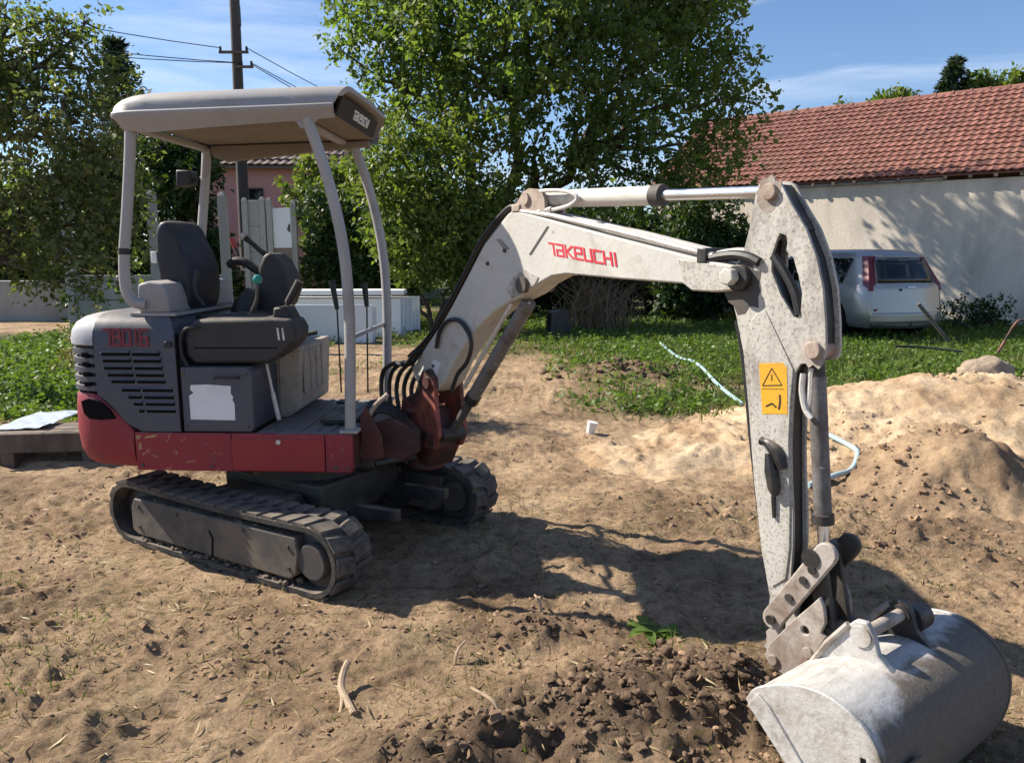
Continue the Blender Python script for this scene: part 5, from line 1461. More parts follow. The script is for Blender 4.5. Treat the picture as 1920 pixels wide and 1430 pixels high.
def tree(name, label, cat, base, forks, blobs, leafmat, dens, twig, per, size, wid=0.55, trunk_r=0.16, group=None, spread=0.6, droop=0.15, trunk_top=None, shell=0.5, twigs=3, trunkmat='bark'):
    t = thing(name, label, cat, Matrix.Translation(base), group)
    parts = []
    for f in forks:
        parts.append(limb(base, f, trunk_r, trunk_r * 0.55, 0.035))
    for (c, r) in blobs:
        f = min(forks, key=lambda q: (Vector(q) - Vector(c)).length + 0.8 * max(0.0, q[2] - c[2]))
        parts.append(limb(f, c, trunk_r * 0.42, trunk_r * 0.10, 0.06))
        rr = r if isinstance(r, (int, float)) else sum(r) / 3
        for k in range(twigs):
            d = Vector((random.gauss(0, 1), random.gauss(0, 1), random.gauss(0.2, 1))).normalized()
            parts.append(limb(c, Vector(c) + d * rr * 0.95, trunk_r * 0.11, 0.006, 0.08, 5))
    add('trunk', join(*parts), M[trunkmat], t, I4, smooth=70)
    P, D = crown_points(blobs, dens, twig, per, spread, droop, shell)
    sz = size * (0.5 + 1.0 * rng.random(len(P)) ** 1.5)
    v, f = leaf_mesh(P, D, sz, wid)
    o = bpy.data.objects.new('crown', mesh_of('crown', v, f, M[leafmat], None))
    put(o, t, I4)
    return t, len(P)

def px(Y, lst):
    """Blobs given as (x, z, r, depth offset) at a common depth Y."""
    return [((x, Y + dy, z), (r, r * 0.95, r * 0.85)) for x, z, r, dy in lst]

NL = {}
big = [(-3.1, 6.13, 0.85, 0), (-3.04, 7.25, 1.0, 0.5), (-2.56, 5.19, 0.74, -0.3), (-3.68, 5.86, 0.36, 0), (-1.85, 6.23, 1.04, -0.8), (-0.87, 5.66, 1.09, -1), (-1.91, 5.61, 0.88, 0.6), (0.32, 6.02, 1.13, -1.2), (1.64, 6.02, 1.16, -0.8), (2.98, 6.24, 1.03, 0), (3.84, 6.54, 0.68, 0.3), (-1.43, 4.47, 0.86, -1), (-0.32, 4.52, 0.83, -1.6), (0.85, 4.76, 0.95, -1.4), (2.21, 4.98, 0.99, -0.8), (3.48, 5.04, 0.91, 0), (4.34, 5.08, 0.61, 0.2), (5.04, 4.47, 0.56, 0.3), (5.5, 4.76, 0.35, 0.3), (4.45, 3.98, 0.63, 0), (3.79, 3.64, 0.65, -0.4), (4.52, 3.32, 0.48, -0.3), (2.57, 3.81, 0.75, -0.8), (1.53, 3.86, 0.62, -1.2), (2.85, 3.07, 0.65, -0.6), (3.66, 2.9, 0.53, -0.6), (1.89, 2.98, 0.63, -1), (0.44, 3.76, 0.57, -1.2), (0.57, 3.12, 0.53, -0.6), (1.17, 3.2, 0.46, -0.9), (-0.61, 3.86, 0.58, -0.8), (-2.83, 4.57, 0.55, 0.2), (-1.25, 7.31, 1.22, 0), (0.45, 7.52, 1.34, 0), (2.15, 7.41, 1.34, 0), (3.47, 7.65, 0.99, 0.4), (-0.67, 8.45, 1.34, 0), (1.01, 8.66, 1.46, 0), (2.46, 8.45, 1.22, 0)]
big += [(4.3, 6.6, 0.9, 1.1), (3.4, 7.3, 0.9, 1.4), (4.8, 5.6, 0.8, 0.9), (4.6, 7.3, 0.8, 0.6), (3.6, 6.3, 0.8, 1.2)]
t_, NL['big'] = tree('walnut_tree', 'large spreading broadleaf tree rising behind the boom', 'tree', (-0.25, 17.4, 0), [(-0.2, 17.4, 2.7), (-0.9, 17.3, 3.2), (0.5, 17.4, 3.3), (0.1, 17.5, 4.8), (1.3, 17.4, 3.5)],
     px(17.5, big), 'leaf_big', 37, 0.6, 14, 0.15, 0.55, 0.17, spread=0.7, droop=0.3, shell=0.55)
shr = [(-2.22, 3.44, 0.66, 0), (-1.68, 3.78, 0.65, 0.3), (-1.05, 3.51, 0.7, 0.2), (-2.67, 2.84, 0.59, 0.1), (-1.94, 2.61, 0.79, -0.3), (-1.13, 2.52, 0.84, -0.2), (-0.37, 2.64, 0.7, 0.2), (-2.33, 1.91, 0.65, -0.2), (-1.53, 1.7, 0.72, -0.5), (-0.73, 1.7, 0.74, -0.2), (0.0, 1.92, 0.65, 0.3), (-1.96, 1.24, 0.52, -0.4), (-1.14, 1.09, 0.52, -0.4), (-2.83, 3.46, 0.37, 0.2), (-2.53, 3.99, 0.38, 0.4), (-0.27, 1.29, 0.59, 0.1), (-3.17, 3.27, 0.28, 0.3)]
t_, NL['shrub'] = tree('tall_shrub', 'bright yellow-green bushy shrub between canopy posts and boom', 'shrub', (-1.6, 15.5, 0), [(-1.9, 15.5, 1.1), (-1.2, 15.5, 1.0), (-2.3, 15.5, 0.9)], px(15.4, shr), 'leaf_shrub', 95, 0.40, 13, 0.11, 0.55, 0.05, spread=0.8, shell=0.6)
app = [(-4.84, 3.45, 0.42, 0), (-4.57, 3.67, 0.28, 0.2), (-4.25, 3.37, 0.35, 0.1), (-4.67, 2.88, 0.43, -0.2), (-4.16, 2.79, 0.4, -0.3), (-4.05, 3.1, 0.23, 0.3), (-4.05, 2.53, 0.34, 0), (-4.46, 2.28, 0.45, -0.4), (-4.17, 2.1, 0.38, -0.1), (-3.96, 2.23, 0.2, 0.2), (-4.89, 1.79, 0.43, -0.2), (-4.31, 1.68, 0.37, -0.4), (-4.07, 1.68, 0.31, 0), (-3.94, 1.85, 0.16, 0.2), (-4.57, 1.26, 0.27, -0.2), (-5.12, 1.39, 0.23, 0.1), (-4.24, 1.31, 0.23, 0), (-4.29, 3.82, 0.15, 0.2), (-4.63, 3.87, 0.13, 0.2), (-5.39, 3.24, 0.61, 0), (-5.57, 2.22, 0.67, 0), (-5.99, 3.93, 0.59, 0.5), (-5.14, 3.93, 0.23, 0.3), (-4.1, 1.41, 0.16, 0.4)]
t_, NL['apple'] = tree('fruit_tree', 'leafy old fruit tree filling the left edge behind the excavator', 'tree', (-7.0, 8.6, 0), [(-6.6, 8.4, 1.6), (-6.0, 8.2, 2.4), (-6.8, 8.3, 2.6), (-5.9, 8.1, 1.45)], px(8, app), 'leaf_apple', 320, 0.26, 11, 0.068, 0.52, 0.10, spread=0.8, shell=0.6)
# conifers
def conifer(base, h, r, label, name='conifer_tree', lean=0, sz=0.16, top=1.0):
    t = thing(name, label, 'tree', Matrix.Translation(base))
    add('trunk', tube([base, (base[0], base[1], base[2] + h * 0.6), (base[0] + lean, base[1], base[2] + h)], [0.14, 0.09, 0.015], 8), M['bark'], t, I4)
    Ps, Ds = [], []
    for k in range(int(26 * top)):
        z = h * (0.12 + 0.88 * k / (26 * top))
        rr = r * (1 - z / h) ** 0.8 + 0.08
        for j in range(9):
            a = random.uniform(0, 6.283)
            ln = rr * random.uniform(0.7, 1.12)
            m_ = 46
            tt = rng.random(m_)
            d = np.array([math.cos(a), math.sin(a), 0.05])
            p = np.array(base) + np.array([0, 0, z]) + d * (tt * ln)[:, None]
            p[:, 2] += 0.15 * ln * tt - 0.28 * ln * tt ** 2
            p += rng.normal(size=p.shape) * 0.05 * (1 + ln)
            Ps.append(p); Ds.append(d * 0.6 + rng.normal(size=(m_, 3)) * 0.6)
    P, D = np.concatenate(Ps), np.concatenate(Ds)
    v, f = leaf_mesh(P, D, sz * (0.6 + 0.8 * rng.random(len(P))), 0.3, 0.05)
    put(bpy.data.objects.new('crown', mesh_of('crown', v, f, M['needle'], None)), t, I4)
conifer((-11.75, 24.0, 0), 7.9, 2.3, 'dark conifer top showing above the fruit tree', sz=0.20)
conifer((22.2, 40.5, 0), 11.4, 3.0, 'lone pointed conifer rising behind the barn ridge', sz=0.3)
# small tree tops beyond the barn roof
for cx, cz, rr, lab in ((19.6, 9.3, 0.9, 'small round treetop at the left of the far conifer'), (23.6, 9.7, 1.25, 'rounded treetop just right of the far conifer'), (26.0, 10.0, 1.2, 'treetop at the right edge above the barn ridge'), (16.9, 8.9, 0.35, 'tiny sprig of a treetop peeping over the barn ridge')):
    tree('distant_tree', lab, 'tree', (cx, 41, 0), [(cx, 41, cz - rr * 2.2)], [((cx, 41, cz - 0.5), (rr, rr, rr)), ((cx - rr * 0.7, 41, cz - rr), (rr, rr, rr)), ((cx + rr * 0.6, 41.3, cz - rr), (rr, rr, rr * 0.9))], 'leaf_shrub', 70, 0.5, 10, 0.26, 0.55, 0.12, group='treetops beyond the barn')
# hedges, and bushes whose dark leaf colour paints the shade under the tree
def bush(name, label, cx, cy, w, h, dp, leaf, dens, size, n=9, cat='shrub', twig=0.3, group=None):
    bl = []
    for k in range(n):
        r = random.uniform(0.22, 0.36) * min(w, h)
        bl.append(((cx + random.uniform(-0.5, 0.5) * (w - r), cy + random.uniform(-0.4, 0.4) * dp, random.uniform(r * 0.6, max(h - r, r * 0.7))), (r, r, r)))
    bl.append(((cx, cy, h * 0.35), (w * 0.40, dp * 0.45, h * 0.34)))
    bl.append(((cx, cy, h * 0.68), (w * 0.34, dp * 0.4, h * 0.30)))
    return tree(name, label, cat, (cx, cy, 0), [(cx - w * 0.12, cy, h * 0.22), (cx + w * 0.12, cy, h * 0.25)], bl, leaf, dens, twig, 11, size, 0.6, 0.05, group, 0.8, 0.1, None, 0.6, 1)[1]
bush('evergreen_hedge', 'dark evergreen bush behind the rear canopy posts', -7.05, 17.2, 1.7, 4.2, 1.6, 'leaf_dark', 90, 0.13, 14)
bush('evergreen_hedge', 'dense dark hedge left of the rear canopy posts', -9.0, 17.8, 2.6, 4.2, 1.6, 'leaf_dark', 80, 0.13, 12)
bush('ivy_bush', 'dark ivy covered clump behind the front canopy posts', -3.75, 16.6, 1.5, 3.0, 0.9, 'leaf_ivy', 150, 0.11, 12, twig=0.26)
bush('ivy_bush', 'shaded ivy bush right of the front canopy posts', -2.75, 16.4, 1.3, 2.6, 0.9, 'leaf_ivy', 150, 0.11, 10, twig=0.26)
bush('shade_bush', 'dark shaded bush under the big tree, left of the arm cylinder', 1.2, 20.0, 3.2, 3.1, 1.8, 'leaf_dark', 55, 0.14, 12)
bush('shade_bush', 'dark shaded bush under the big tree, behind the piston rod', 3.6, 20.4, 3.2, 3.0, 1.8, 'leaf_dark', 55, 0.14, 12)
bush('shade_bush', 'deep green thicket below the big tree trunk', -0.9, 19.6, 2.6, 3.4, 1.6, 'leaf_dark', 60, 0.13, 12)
bush('shade_bush', 'dark bush against the barn wall just left of the arm top', 4.55, 17.9, 2.4, 3.1, 1.2, 'leaf_dark', 95, 0.12, 14)  # dark leaf colour stands in for the deep shade here
bush('far_hedge', 'far green hedge showing right of the pink house', -4.4, 26.0, 5.0, 4.9, 2.0, 'leaf_shrub', 30, 0.2, 12, twig=0.4)
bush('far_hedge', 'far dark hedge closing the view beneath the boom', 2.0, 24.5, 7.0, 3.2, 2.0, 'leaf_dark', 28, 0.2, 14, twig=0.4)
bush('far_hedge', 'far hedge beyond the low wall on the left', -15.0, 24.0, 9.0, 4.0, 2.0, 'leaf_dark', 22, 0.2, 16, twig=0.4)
bush('pale_bush', 'pale dusty bush beside the left of the engine cover', -5.2, 9.6, 0.95, 0.85, 0.6, 'straw', 150, 0.05, 6, twig=0.2)
bush('wall_weed', 'dark weeds at the foot of the barn wall', 9.2, 15.2, 2.4, 0.75, 0.7, 'leaf_dark', 140, 0.07, 8, 'weed', twig=0.18)

# dry brush heap under the boom
br = thing('brush_heap', 'heap of dry brown stalks standing in the grass below the boom', 'brush', Matrix.Translation((1.9, 15.2, 0)))
parts = []
for k in range(240):
    x, y = 1.75 + random.gauss(0, 0.32), 15.3 + random.gauss(0, 0.35)
    h = random.uniform(0.45, 1.25)
    parts.append(tube([(x, y, 0), (x + random.gauss(0, 0.12), y + random.gauss(0, 0.1), h * 0.6), (x + random.gauss(0, 0.35), y + random.gauss(0, 0.2), h)], [0.010, 0.008, 0.003], 4, False))
add('stalks', join(*parts), M['dry_stem'], br, I4, smooth=None)['kind'] = 'stuff'

# ------------------------------------------------------------------ ground cover and loose soil
def scatter(n, x0, x1, y0, y1, prob):
    x = rng.uniform(x0, x1, n); y = rng.uniform(y0, y1, n)
    k = rng.random(n) < prob(x, y)
    return x[k], y[k]

def stuff(name, label, cat, v, f, mat, smooth=None):
    o = put(bpy.data.objects.new(name, mesh_of(name, v, f, M[mat], smooth)))
    o['kind'] = 'stuff'; o['label'] = label; o['category'] = cat
    return o

# tall weeds: several leaves on an upright stalk
def weeds(n, x0, x1, y0, y1, prob, hmax, size, per=12):
    x, y = scatter(n, x0, x1, y0, y1, prob)
    h = hmax * (0.35 + 0.65 * rng.random(len(x))) * (0.6 + 0.4 * vnoise(x * 1.7, y * 1.7, 3))
    z0 = ground_h(x, y)
    t = rng.random((len(x), per))
    P = np.stack([x[:, None] + rng.normal(size=t.shape) * 0.05, y[:, None] + rng.normal(size=t.shape) * 0.05, z0[:, None] + t * h[:, None]], 2).reshape(-1, 3)
    D = rng.normal(size=P.shape) * np.array([1, 1, 0.35]) + np.array([0, 0, 0.15])
    return leaf_mesh(P, D, size * (0.6 + 0.8 * rng.random(len(P))), 0.6, 0.1)
v, f = weeds(4200, -8.5, -2.6, 6.3, 15.5, lambda x, y: sstep(6.4, 7.4, y) * sstep(-2.7, -3.6, x + 0.12 * (y - 7)) * sstep(15.5, 14, y), 0.27, 0.06, 15)
stuff('nettle_bed', 'bright green bed of leafy weeds left of the excavator', 'weeds', v, f, 'weed')
v, f = weeds(6400, 0.4, 12, 7.2, 17.5, lambda x, y: green_mask(x, y) * (0.45 + 0.55 * (vnoise(x * 1.3, y * 1.3, 8) > 0.42)), 0.20, 0.06, 10)
stuff('weed_patch', 'green weeds and grass in front of the silver car', 'weeds', v, f, 'weed')
v, f = weeds(1500, -3.6, 1.5, 7.4, 18, lambda x, y: green_mask(x, y) * 0.8, 0.22, 0.065, 9)
stuff('weed_patch', 'patchy green weeds between the panels and the boom', 'weeds', v, f, 'weed')
# grass blades
def blades(n, x0, x1, y0, y1, prob, h0, h1, w):
    x, y = scatter(n, x0, x1, y0, y1, prob)
    P = np.stack([x, y, ground_h(x, y) - 0.005], 1)
    D = rng.normal(size=P.shape) * np.array([0.5, 0.5, 0.1]) + np.array([0, 0, 1.0])
    return leaf_mesh(P, D, rng.uniform(h0, h1, len(x)), w, 0.05)
v, f = blades(60000, -4, 11, 6.2, 20, lambda x, y: green_mask(x, y), 0.05, 0.20, 0.09)
stuff('meadow_grass', 'short green grass covering the far half of the yard', 'grass', v, f, 'grass')
tufts = [(-1.9, 3.2), (-1.71, 2.54), (-1.71, 3.53), (-1.74, 2.56)]
def near_tuft(x, y):
    p = np.zeros_like(x)
    for cx, cy in ((-1.85, 3.1), (-1.75, 2.55), (1.05, 3.0), (0.62, 2.88), (-2.4, 3.4)):
        p = np.maximum(p, gauss(x, y, cx, cy, 0.12, 0.08))
    return np.clip(p * 0.9 + 0.012, 0, 1)
v, f = blades(26000, -3.2, 2.2, 2.0, 4.6, near_tuft, 0.015, 0.055, 0.12)
stuff('grass_tufts', 'few small grass tufts on the bare soil', 'grass', v, f, 'grass')

# soil crumbs and clods
ico = bmesh.new()
bmesh.ops.create_icosphere(ico, subdivisions=2, radius=1.0)
iv2 = np.array([p.co[:] for p in ico.verts]); if2 = np.array([[q.index for q in fc.verts] for fc in ico.faces]); ico.free()
ico = bmesh.new()
bmesh.ops.create_icosphere(ico, subdivisions=1, radius=1.0)
iv1 = np.array([p.co[:] for p in ico.verts]); if1 = np.array([[q.index for q in fc.verts] for fc in ico.faces]); ico.free()
def clods(x, y, size, iv, fi, rough=0.3, flatten=0.75, hf=ground_h, sink=0.25):
    N, K = len(x), len(iv)
    r = 1 + rough * rng.normal(size=(N, K, 1)).clip(-1.6, 1.6) * 0.6
    sc = size[:, None, None] * (0.75 + 0.5 * rng.random((N, 1, 3))) * np.array([1, 1, flatten])
    q = iv[None] * r * sc
    a = rng.uniform(0, 6.28, N)
    c, s = np.cos(a)[:, None], np.sin(a)[:, None]
    q = np.stack([q[:, :, 0] * c - q[:, :, 1] * s, q[:, :, 0] * s + q[:, :, 1] * c, q[:, :, 2]], 2)
    q += np.stack([x, y, hf(x, y) + size * flatten * (0.5 - sink)], 1)[:, None, :]
    f = (fi[None] + (np.arange(N) * K)[:, None, None]).reshape(-1, 3)
    return q.reshape(-1, 3), f
def soil_crumb(name, a, b_, rough=0.95):
    m, n, l, b, o = mat_new(name)
    g = n.new('ShaderNodeNewGeometry')
    n1 = noise(n, l, g.outputs['Position'], 26, 6, 0.7)
    c = mix(n, l, g.outputs['Random Per Island'], a, b_)
    c = mix(n, l, ramp(n, l, n1.outputs['Fac'], [(0.35, 0.75), (0.65, 0.0)]).outputs['Color'], c, tuple(q * 0.55 for q in a))
    l.new(c, b.inputs['Base Color'])
    b.inputs['Roughness'].default_value = rough
    b.inputs['Specular IOR Level'].default_value = 0.15
    n2 = noise(n, l, g.outputs['Position'], 90, 5, 0.7)
    bump(n, l, n2.outputs['Fac'], 0.7, 0.01, b)
    return m
M['clod_dark'] = soil_crumb('damp_clod', (0.12, 0.082, 0.055), (0.29, 0.198, 0.128))
M['clod_dry'] = soil_crumb('dry_clod', (0.25, 0.165, 0.105), (0.44, 0.30, 0.19))
x, y = scatter(26000, -1.2, 1.9, 1.7, 3.4, lambda x, y: np.clip(dug_mask(x, y) - 0.10, 0, 1) * 0.8 * sstep(-0.5, 0.1, fbm(x, y, 4.5, 3, 17)))
v, f = clods(x, y, 0.003 + 0.021 * rng.random(len(x)) ** 4.5, iv2, if2, 0.48, 0.68, sink=0.38)
stuff('dug_clods', 'dark crumbly clods of freshly dug soil in the foreground', 'soil', v, f, 'clod_dark', 60)
x, y = scatter(36000, -3.2, 3.4, 1.75, 6.5, lambda x, y: (0.15 + 0.85 * (fbm(x, y, 1.3, 3, 61) > 0.05)) * (0.35 + 0.65 * sstep(4.5, 2.2, y)))
v, f = clods(x, y, 0.0022 + 0.012 * rng.random(len(x)) ** 5, iv1, if1, 0.5, 0.7, sink=0.35)
stuff('soil_crumbs', 'small dry crumbs of soil strewn over the yard', 'soil', v, f, 'clod_dry', 60)
x, y = scatter(1500, 0.2, 4.4, 3.6, 5.6, lambda x, y: np.clip(gauss(x, y, 2.6, 4.4, 1.6, 0.45), 0, 1))
v, f = clods(x, y, 0.005 + 0.02 * rng.random(len(x)) ** 4, iv2, if2, 0.5, 0.7, sink=0.35)
stuff('scraped_clods', 'brown clods scraped up along the front of the sand', 'soil', v, f, 'clod_dry', 60)
x, y = scatter(700, 0.4, 2.8, 8.8, 10.4, lambda x, y: gauss(x, y, 1.55, 9.6, 0.8, 0.5))
v, f = clods(x, y, 0.012 + 0.06 * rng.random(len(x)) ** 3, iv1, if1)
stuff('mound_clods', 'dark clods on the small earth mound in the grass', 'soil', v, f, 'clod_dark', 60)
# bits of straw and dry root
x, y = scatter(9500, -3.4, 2.2, 1.8, 4.8, lambda x, y: 0.25 + 0.75 * (fbm(x, y, 1.1, 3, 91) > 0.1))
P = np.stack([x, y, ground_h(x, y) + 0.004], 1)
D = rng.normal(size=P.shape) * np.array([1, 1, 0.12])
v, f = leaf_mesh(P, D, 0.02 + 0.07 * rng.random(len(x)) ** 2, 0.085, 0.03)
stuff('straw_bits', 'bits of dry straw scattered over the soil', 'straw', v, f, 'straw')

v, f = blades(42000, -3.4, 2.4, 1.8, 5.2, lambda x, y: sstep(0.0, 0.35, fbm(x, y, 1.2, 4, 131)) * 0.7 * (1 - np.clip(dug_mask(x, y) * 1.5, 0, 1)), 0.012, 0.04, 0.14)
stuff('dry_turf', 'thin dry yellowish turf left in patches on the soil', 'grass', v, f, 'turf')

# ------------------------------------------------------------------ sand heaps
def heap(name, label, x0, x1, y0, y1, fn, mat, step=0.03):
    xs, ys = np.arange(x0, x1, step), np.arange(y0, y1, step)
    X, Y = np.meshgrid(xs, ys)
    h = fn(X, Y)
    Z = ground_h(X, Y) + h - 0.035
    nx, ny = len(xs), len(ys)
    v = np.stack([X.ravel(), Y.ravel(), Z.ravel()], 1)
    i = (np.arange(ny - 1)[:, None] * nx + np.arange(nx - 1)[None, :]).ravel()
    f = np.stack([i, i + 1, i + 1 + nx, i + nx], 1)
    keep = (h.ravel()[f] > 0.012).any(1)
    f = f[keep]
    u, inv = np.unique(f.ravel(), return_inverse=True)
    return tag(put(bpy.data.objects.new(name, mesh_of(name, v[u], inv.reshape(-1, 4), M[mat], 180))), label, 'sand heap')
def sand_mat(name, a, b_, c_):
    m, n, l, b, o = mat_new(name)
    g = n.new('ShaderNodeNewGeometry')
    n1 = noise(n, l, g.outputs['Position'], 2.2, 7, 0.6, 0.4)
    n2 = noise(n, l, g.outputs['Position'], 30, 7, 0.75)
    c = ramp(n, l, n1.outputs['Fac'], [(0.35, a), (0.52, b_), (0.7, c_)]).outputs['Color']
    c = mix(n, l, ramp(n, l, n2.outputs['Fac'], [(0.30, 0.6), (0.55, 0.0)]).outputs['Color'], c, tuple(q * 0.5 for q in a))
    l.new(c, b.inputs['Base Color'])
    b.inputs['Roughness'].default_value = 0.95
    b.inputs['Specular IOR Level'].default_value = 0.15
    bump(n, l, n2.outputs['Fac'], 0.6, 0.03, b)
    return m
M['sand'] = sand_mat('yellow_sand', (0.33, 0.215, 0.123), (0.50, 0.365, 0.23), (0.62, 0.485, 0.33))
M['sand_damp'] = sand_mat('damp_sand', (0.17, 0.115, 0.072), (0.28, 0.195, 0.122), (0.40, 0.285, 0.175))
def h_main(x, y):
    h = 0.40 * gauss(x, y, 3.75, 6.7, 0.95, 0.75) + 0.30 * gauss(x, y, 5.1, 6.7, 1.0, 0.75) + 0.22 * gauss(x, y, 2.7, 6.7, 0.85, 0.75) + 0.15 * gauss(x, y, 3.9, 5.9, 1.3, 0.6)
    return h + (0.10 * fbm(x, y, 1.6, 4, 52) + 0.05 * fbm(x, y, 5.5, 3, 55, 0.6) * sstep(-0.1, 0.3, fbm(x, y, 1.1, 2, 58)) + 0.02 * fbm(x, y, 17, 2, 56)) * np.clip(h * 4, 0, 1)
def h_front(x, y):
    c = gauss(x, y, 2.98, 5.15, 0.50, 0.46)
    h = 0.40 * np.minimum(c, 0.82) + 0.14 * gauss(x, y, 3.3, 4.75, 0.95, 0.35)
    return h + (0.06 * fbm(x, y, 3.0, 4, 62) + 0.05 * fbm(x, y, 9, 3, 65, 0.6)) * np.clip(h * 5, 0, 1)
def h_flat(x, y):
    h = 0.13 * gauss(x, y, 1.95, 6.4, 0.75, 0.65) + 0.09 * gauss(x, y, 1.2, 5.7, 0.65, 0.55)
    return h + (0.06 * fbm(x, y, 1.8, 4, 72) + 0.02 * fbm(x, y, 9, 3, 75, 0.6)) * np.clip(h * 14, 0, 1)
heap('sand_heap', 'tall pale yellow sand heap at the right behind the arm', 1.6, 7.2, 4.9, 9.0, h_main, 'sand')
heap('sand_heap', 'smaller damp brown sand heap with flattened top at the right', 1.6, 4.9, 3.9, 6.4, h_front, 'sand_damp', 0.024)
heap('sand_heap', 'low spread of pale sand on the ground left of the arm', 0.1, 3.3, 4.6, 7.8, h_flat, 'sand', 0.026)
def hg(fn): return lambda x, y: ground_h(x, y) + fn(x, y) - 0.035
x, y = scatter(6000, 1.7, 4.8, 4.0, 6.3, lambda x, y: (h_front(x, y) > 0.05) * 0.5 * (fbm(x, y, 2.5, 3, 88) > 0.0))
v, f = clods(x, y, 0.004 + 0.022 * rng.random(len(x)) ** 5, iv1, if1, 0.45, hf=hg(h_front))
stuff('sand_lumps', 'earthy lumps on the damp sand heap', 'soil', v, f, 'clod_dry', 60)
x, y = scatter(5000, 1.8, 6.8, 5.2, 8.6, lambda x, y: (h_main(x, y) > 0.06) * 0.6 * (fbm(x, y, 1.6, 3, 89) > 0.05))
v, f = clods(x, y, 0.006 + 0.03 * rng.random(len(x)) ** 5, iv1, if1, 0.45, hf=hg(h_main))
stuff('sand_lumps', 'lumps of sand strewn over the tall heap', 'soil', v, f, 'sand', 60)

# ------------------------------------------------------------------ small things
M['rock'] = soil_crumb('pale_rubble', (0.30, 0.23, 0.17), (0.42, 0.33, 0.25))
for k, (cx, cy, s, lab) in enumerate(((5.45, 8.7, 0.30, 'large pale lump of rubble behind the sand heap'), (6.05, 8.6, 0.22, 'second rubble lump at the right edge of the picture'))):
    q = iv2.copy()
    q = q * (1 + 0.22 * np.array([vnoise(np.array([p[0] * 1.7 + k * 9]), np.array([p[1] * 1.7 + p[2] * 2.3]), 4)[0] - 0.5 for p in q]))[:, None] * np.array([1.1, 0.8, 0.78]) * s
    o = add('rubble_lump', (list(map(tuple, q)), list(map(tuple, if2.tolist()))), M['rock'], None, Matrix.Translation((cx, cy, gz(cx, cy) + s * 0.5)), smooth=40)
    tag(o, lab, 'rubble', 'rubble lumps by the sand')
    o.modifiers.new('round', 'SUBSURF').render_levels = 2
    tx = bpy.data.textures.new('rubble_noise', 'CLOUDS'); tx.noise_scale = 0.12
    dm = o.modifiers.new('rough', 'DISPLACE'); dm.texture = tx; dm.strength = 0.10 * s / 0.3
M['blue_pipe'] = flat('pale_blue_pipe', (0.34, 0.47, 0.50), 0.4, 0, 0.5, 0.12)
def pipe(name, label, pts, r, mat, cat):
    return tag(add(name, tube(smooth_path(pts, 6), r, 10), M[mat], None, I4, smooth=60), label, cat)
pa = [(x, y, gz(x, y) + 0.09) for x, y in ((2.45, 12.6), (2.38, 11.0), (2.33, 9.6), (2.30, 8.4), (2.26, 7.4))]
pipe('water_pipe', 'pale blue pipe lying across the grass towards the sand', pa, 0.021, 'blue_pipe', 'pipe')
def hz(x, y, o=0.02): return max(gz(x, y), float(ground_h(np.array([x]), np.array([y]))[0] + max(h_main(np.array([x]), np.array([y]))[0], h_front(np.array([x]), np.array([y]))[0]) - 0.035)) + o
pb = [(x, y, hz(x, y, 0.025)) for x, y in ((2.02, 5.05), (2.22, 5.12), (2.42, 5.30), (2.56, 5.52), (2.60, 5.72), (2.50, 5.95), (2.44, 6.1))]
pipe('water_pipe', 'blue-grey pipe bend sticking out of the sand heap', pb, 0.020, 'blue_pipe', 'pipe')
cup = add('paper_cup', tube([(0, 0, 0), (0, 0, 0.01), (0, 0, 0.105), (0, 0, 0.11)], [0.034, 0.036, 0.045, 0.048], 16), M['white_concrete'], None, Matrix.Translation((0.69, 6.62, gz(0.69, 6.62))) @ Matrix.Rotation(R(12), 4, 'Y'), smooth=50)
tag(cup, 'small white cup standing on the soil beside the pale sand', 'cup')
bar = pipe('iron_bar', 'thin dark iron bar lying on the grass before the car', [(x, y, gz(x, y) + 0.16) for x, y in ((5.75, 11.45), (6.1, 11.38), (6.4, 11.2), (6.55, 11.1))], 0.018, 'hose', 'bar')
tag(add('wooden_stake', rod((6.62, 12.55, 0.74), (7.26, 12.4, -0.05), 0.032, 8), M['wood'], None), 'dark wooden stake leaning in front of the car bumper', 'stake')
pipe('red_rod', 'bent rusty red rod sticking up at the right edge', [(7.28, 11.5, -0.02), (7.40, 11.5, 0.22), (7.54, 11.5, 0.50), (7.66, 11.5, 0.56), (8.0, 11.5, 0.50)], 0.018, 'orange_red', 'rod')

# spare trenching bucket left in the grass
SF = Matrix.Translation((0.86, 14.3, gz(0.86, 14.3))) @ Matrix.Rotation(R(12), 4, 'Z')
sb = thing('spare_bucket', 'small dark spare digging bucket standing in the grass', 'bucket', SF)
add('shell', ([(-0.2, -0.16, 0.02), (0.12, -0.16, 0.0), (0.2, -0.16, 0.2), (0.16, -0.16, 0.5), (0.13, -0.16, 0.5), (0.17, -0.16, 0.21), (0.10, -0.16, 0.03), (-0.2, -0.16, 0.05)] +
              [(-0.2, 0.16, 0.02), (0.12, 0.16, 0.0), (0.2, 0.16, 0.2), (0.16, 0.16, 0.5), (0.13, 0.16, 0.5), (0.17, 0.16, 0.21), (0.10, 0.16, 0.03), (-0.2, 0.16, 0.05)],
              [tuple(range(8)), tuple(range(15, 7, -1))] + [(i, (i + 1) % 8, 8 + (i + 1) % 8, 8 + i) for i in range(8)]), M['steel'], sb, SF, bevel=0.006)
for yy in (-0.172, 0.161):
    add('side_plate', prism([(-0.2, 0.02), (0.12, 0.0), (0.2, 0.2), (0.16, 0.5), (0.02, 0.53), (-0.17, 0.46)], yy, yy + 0.011), M['grease'], sb, SF, bevel=0.004)
add('rim', box(-0.17, 0.14, -0.15, 0.15, 0.46, 0.50), M['steel'], sb, SF, bevel=0.006)

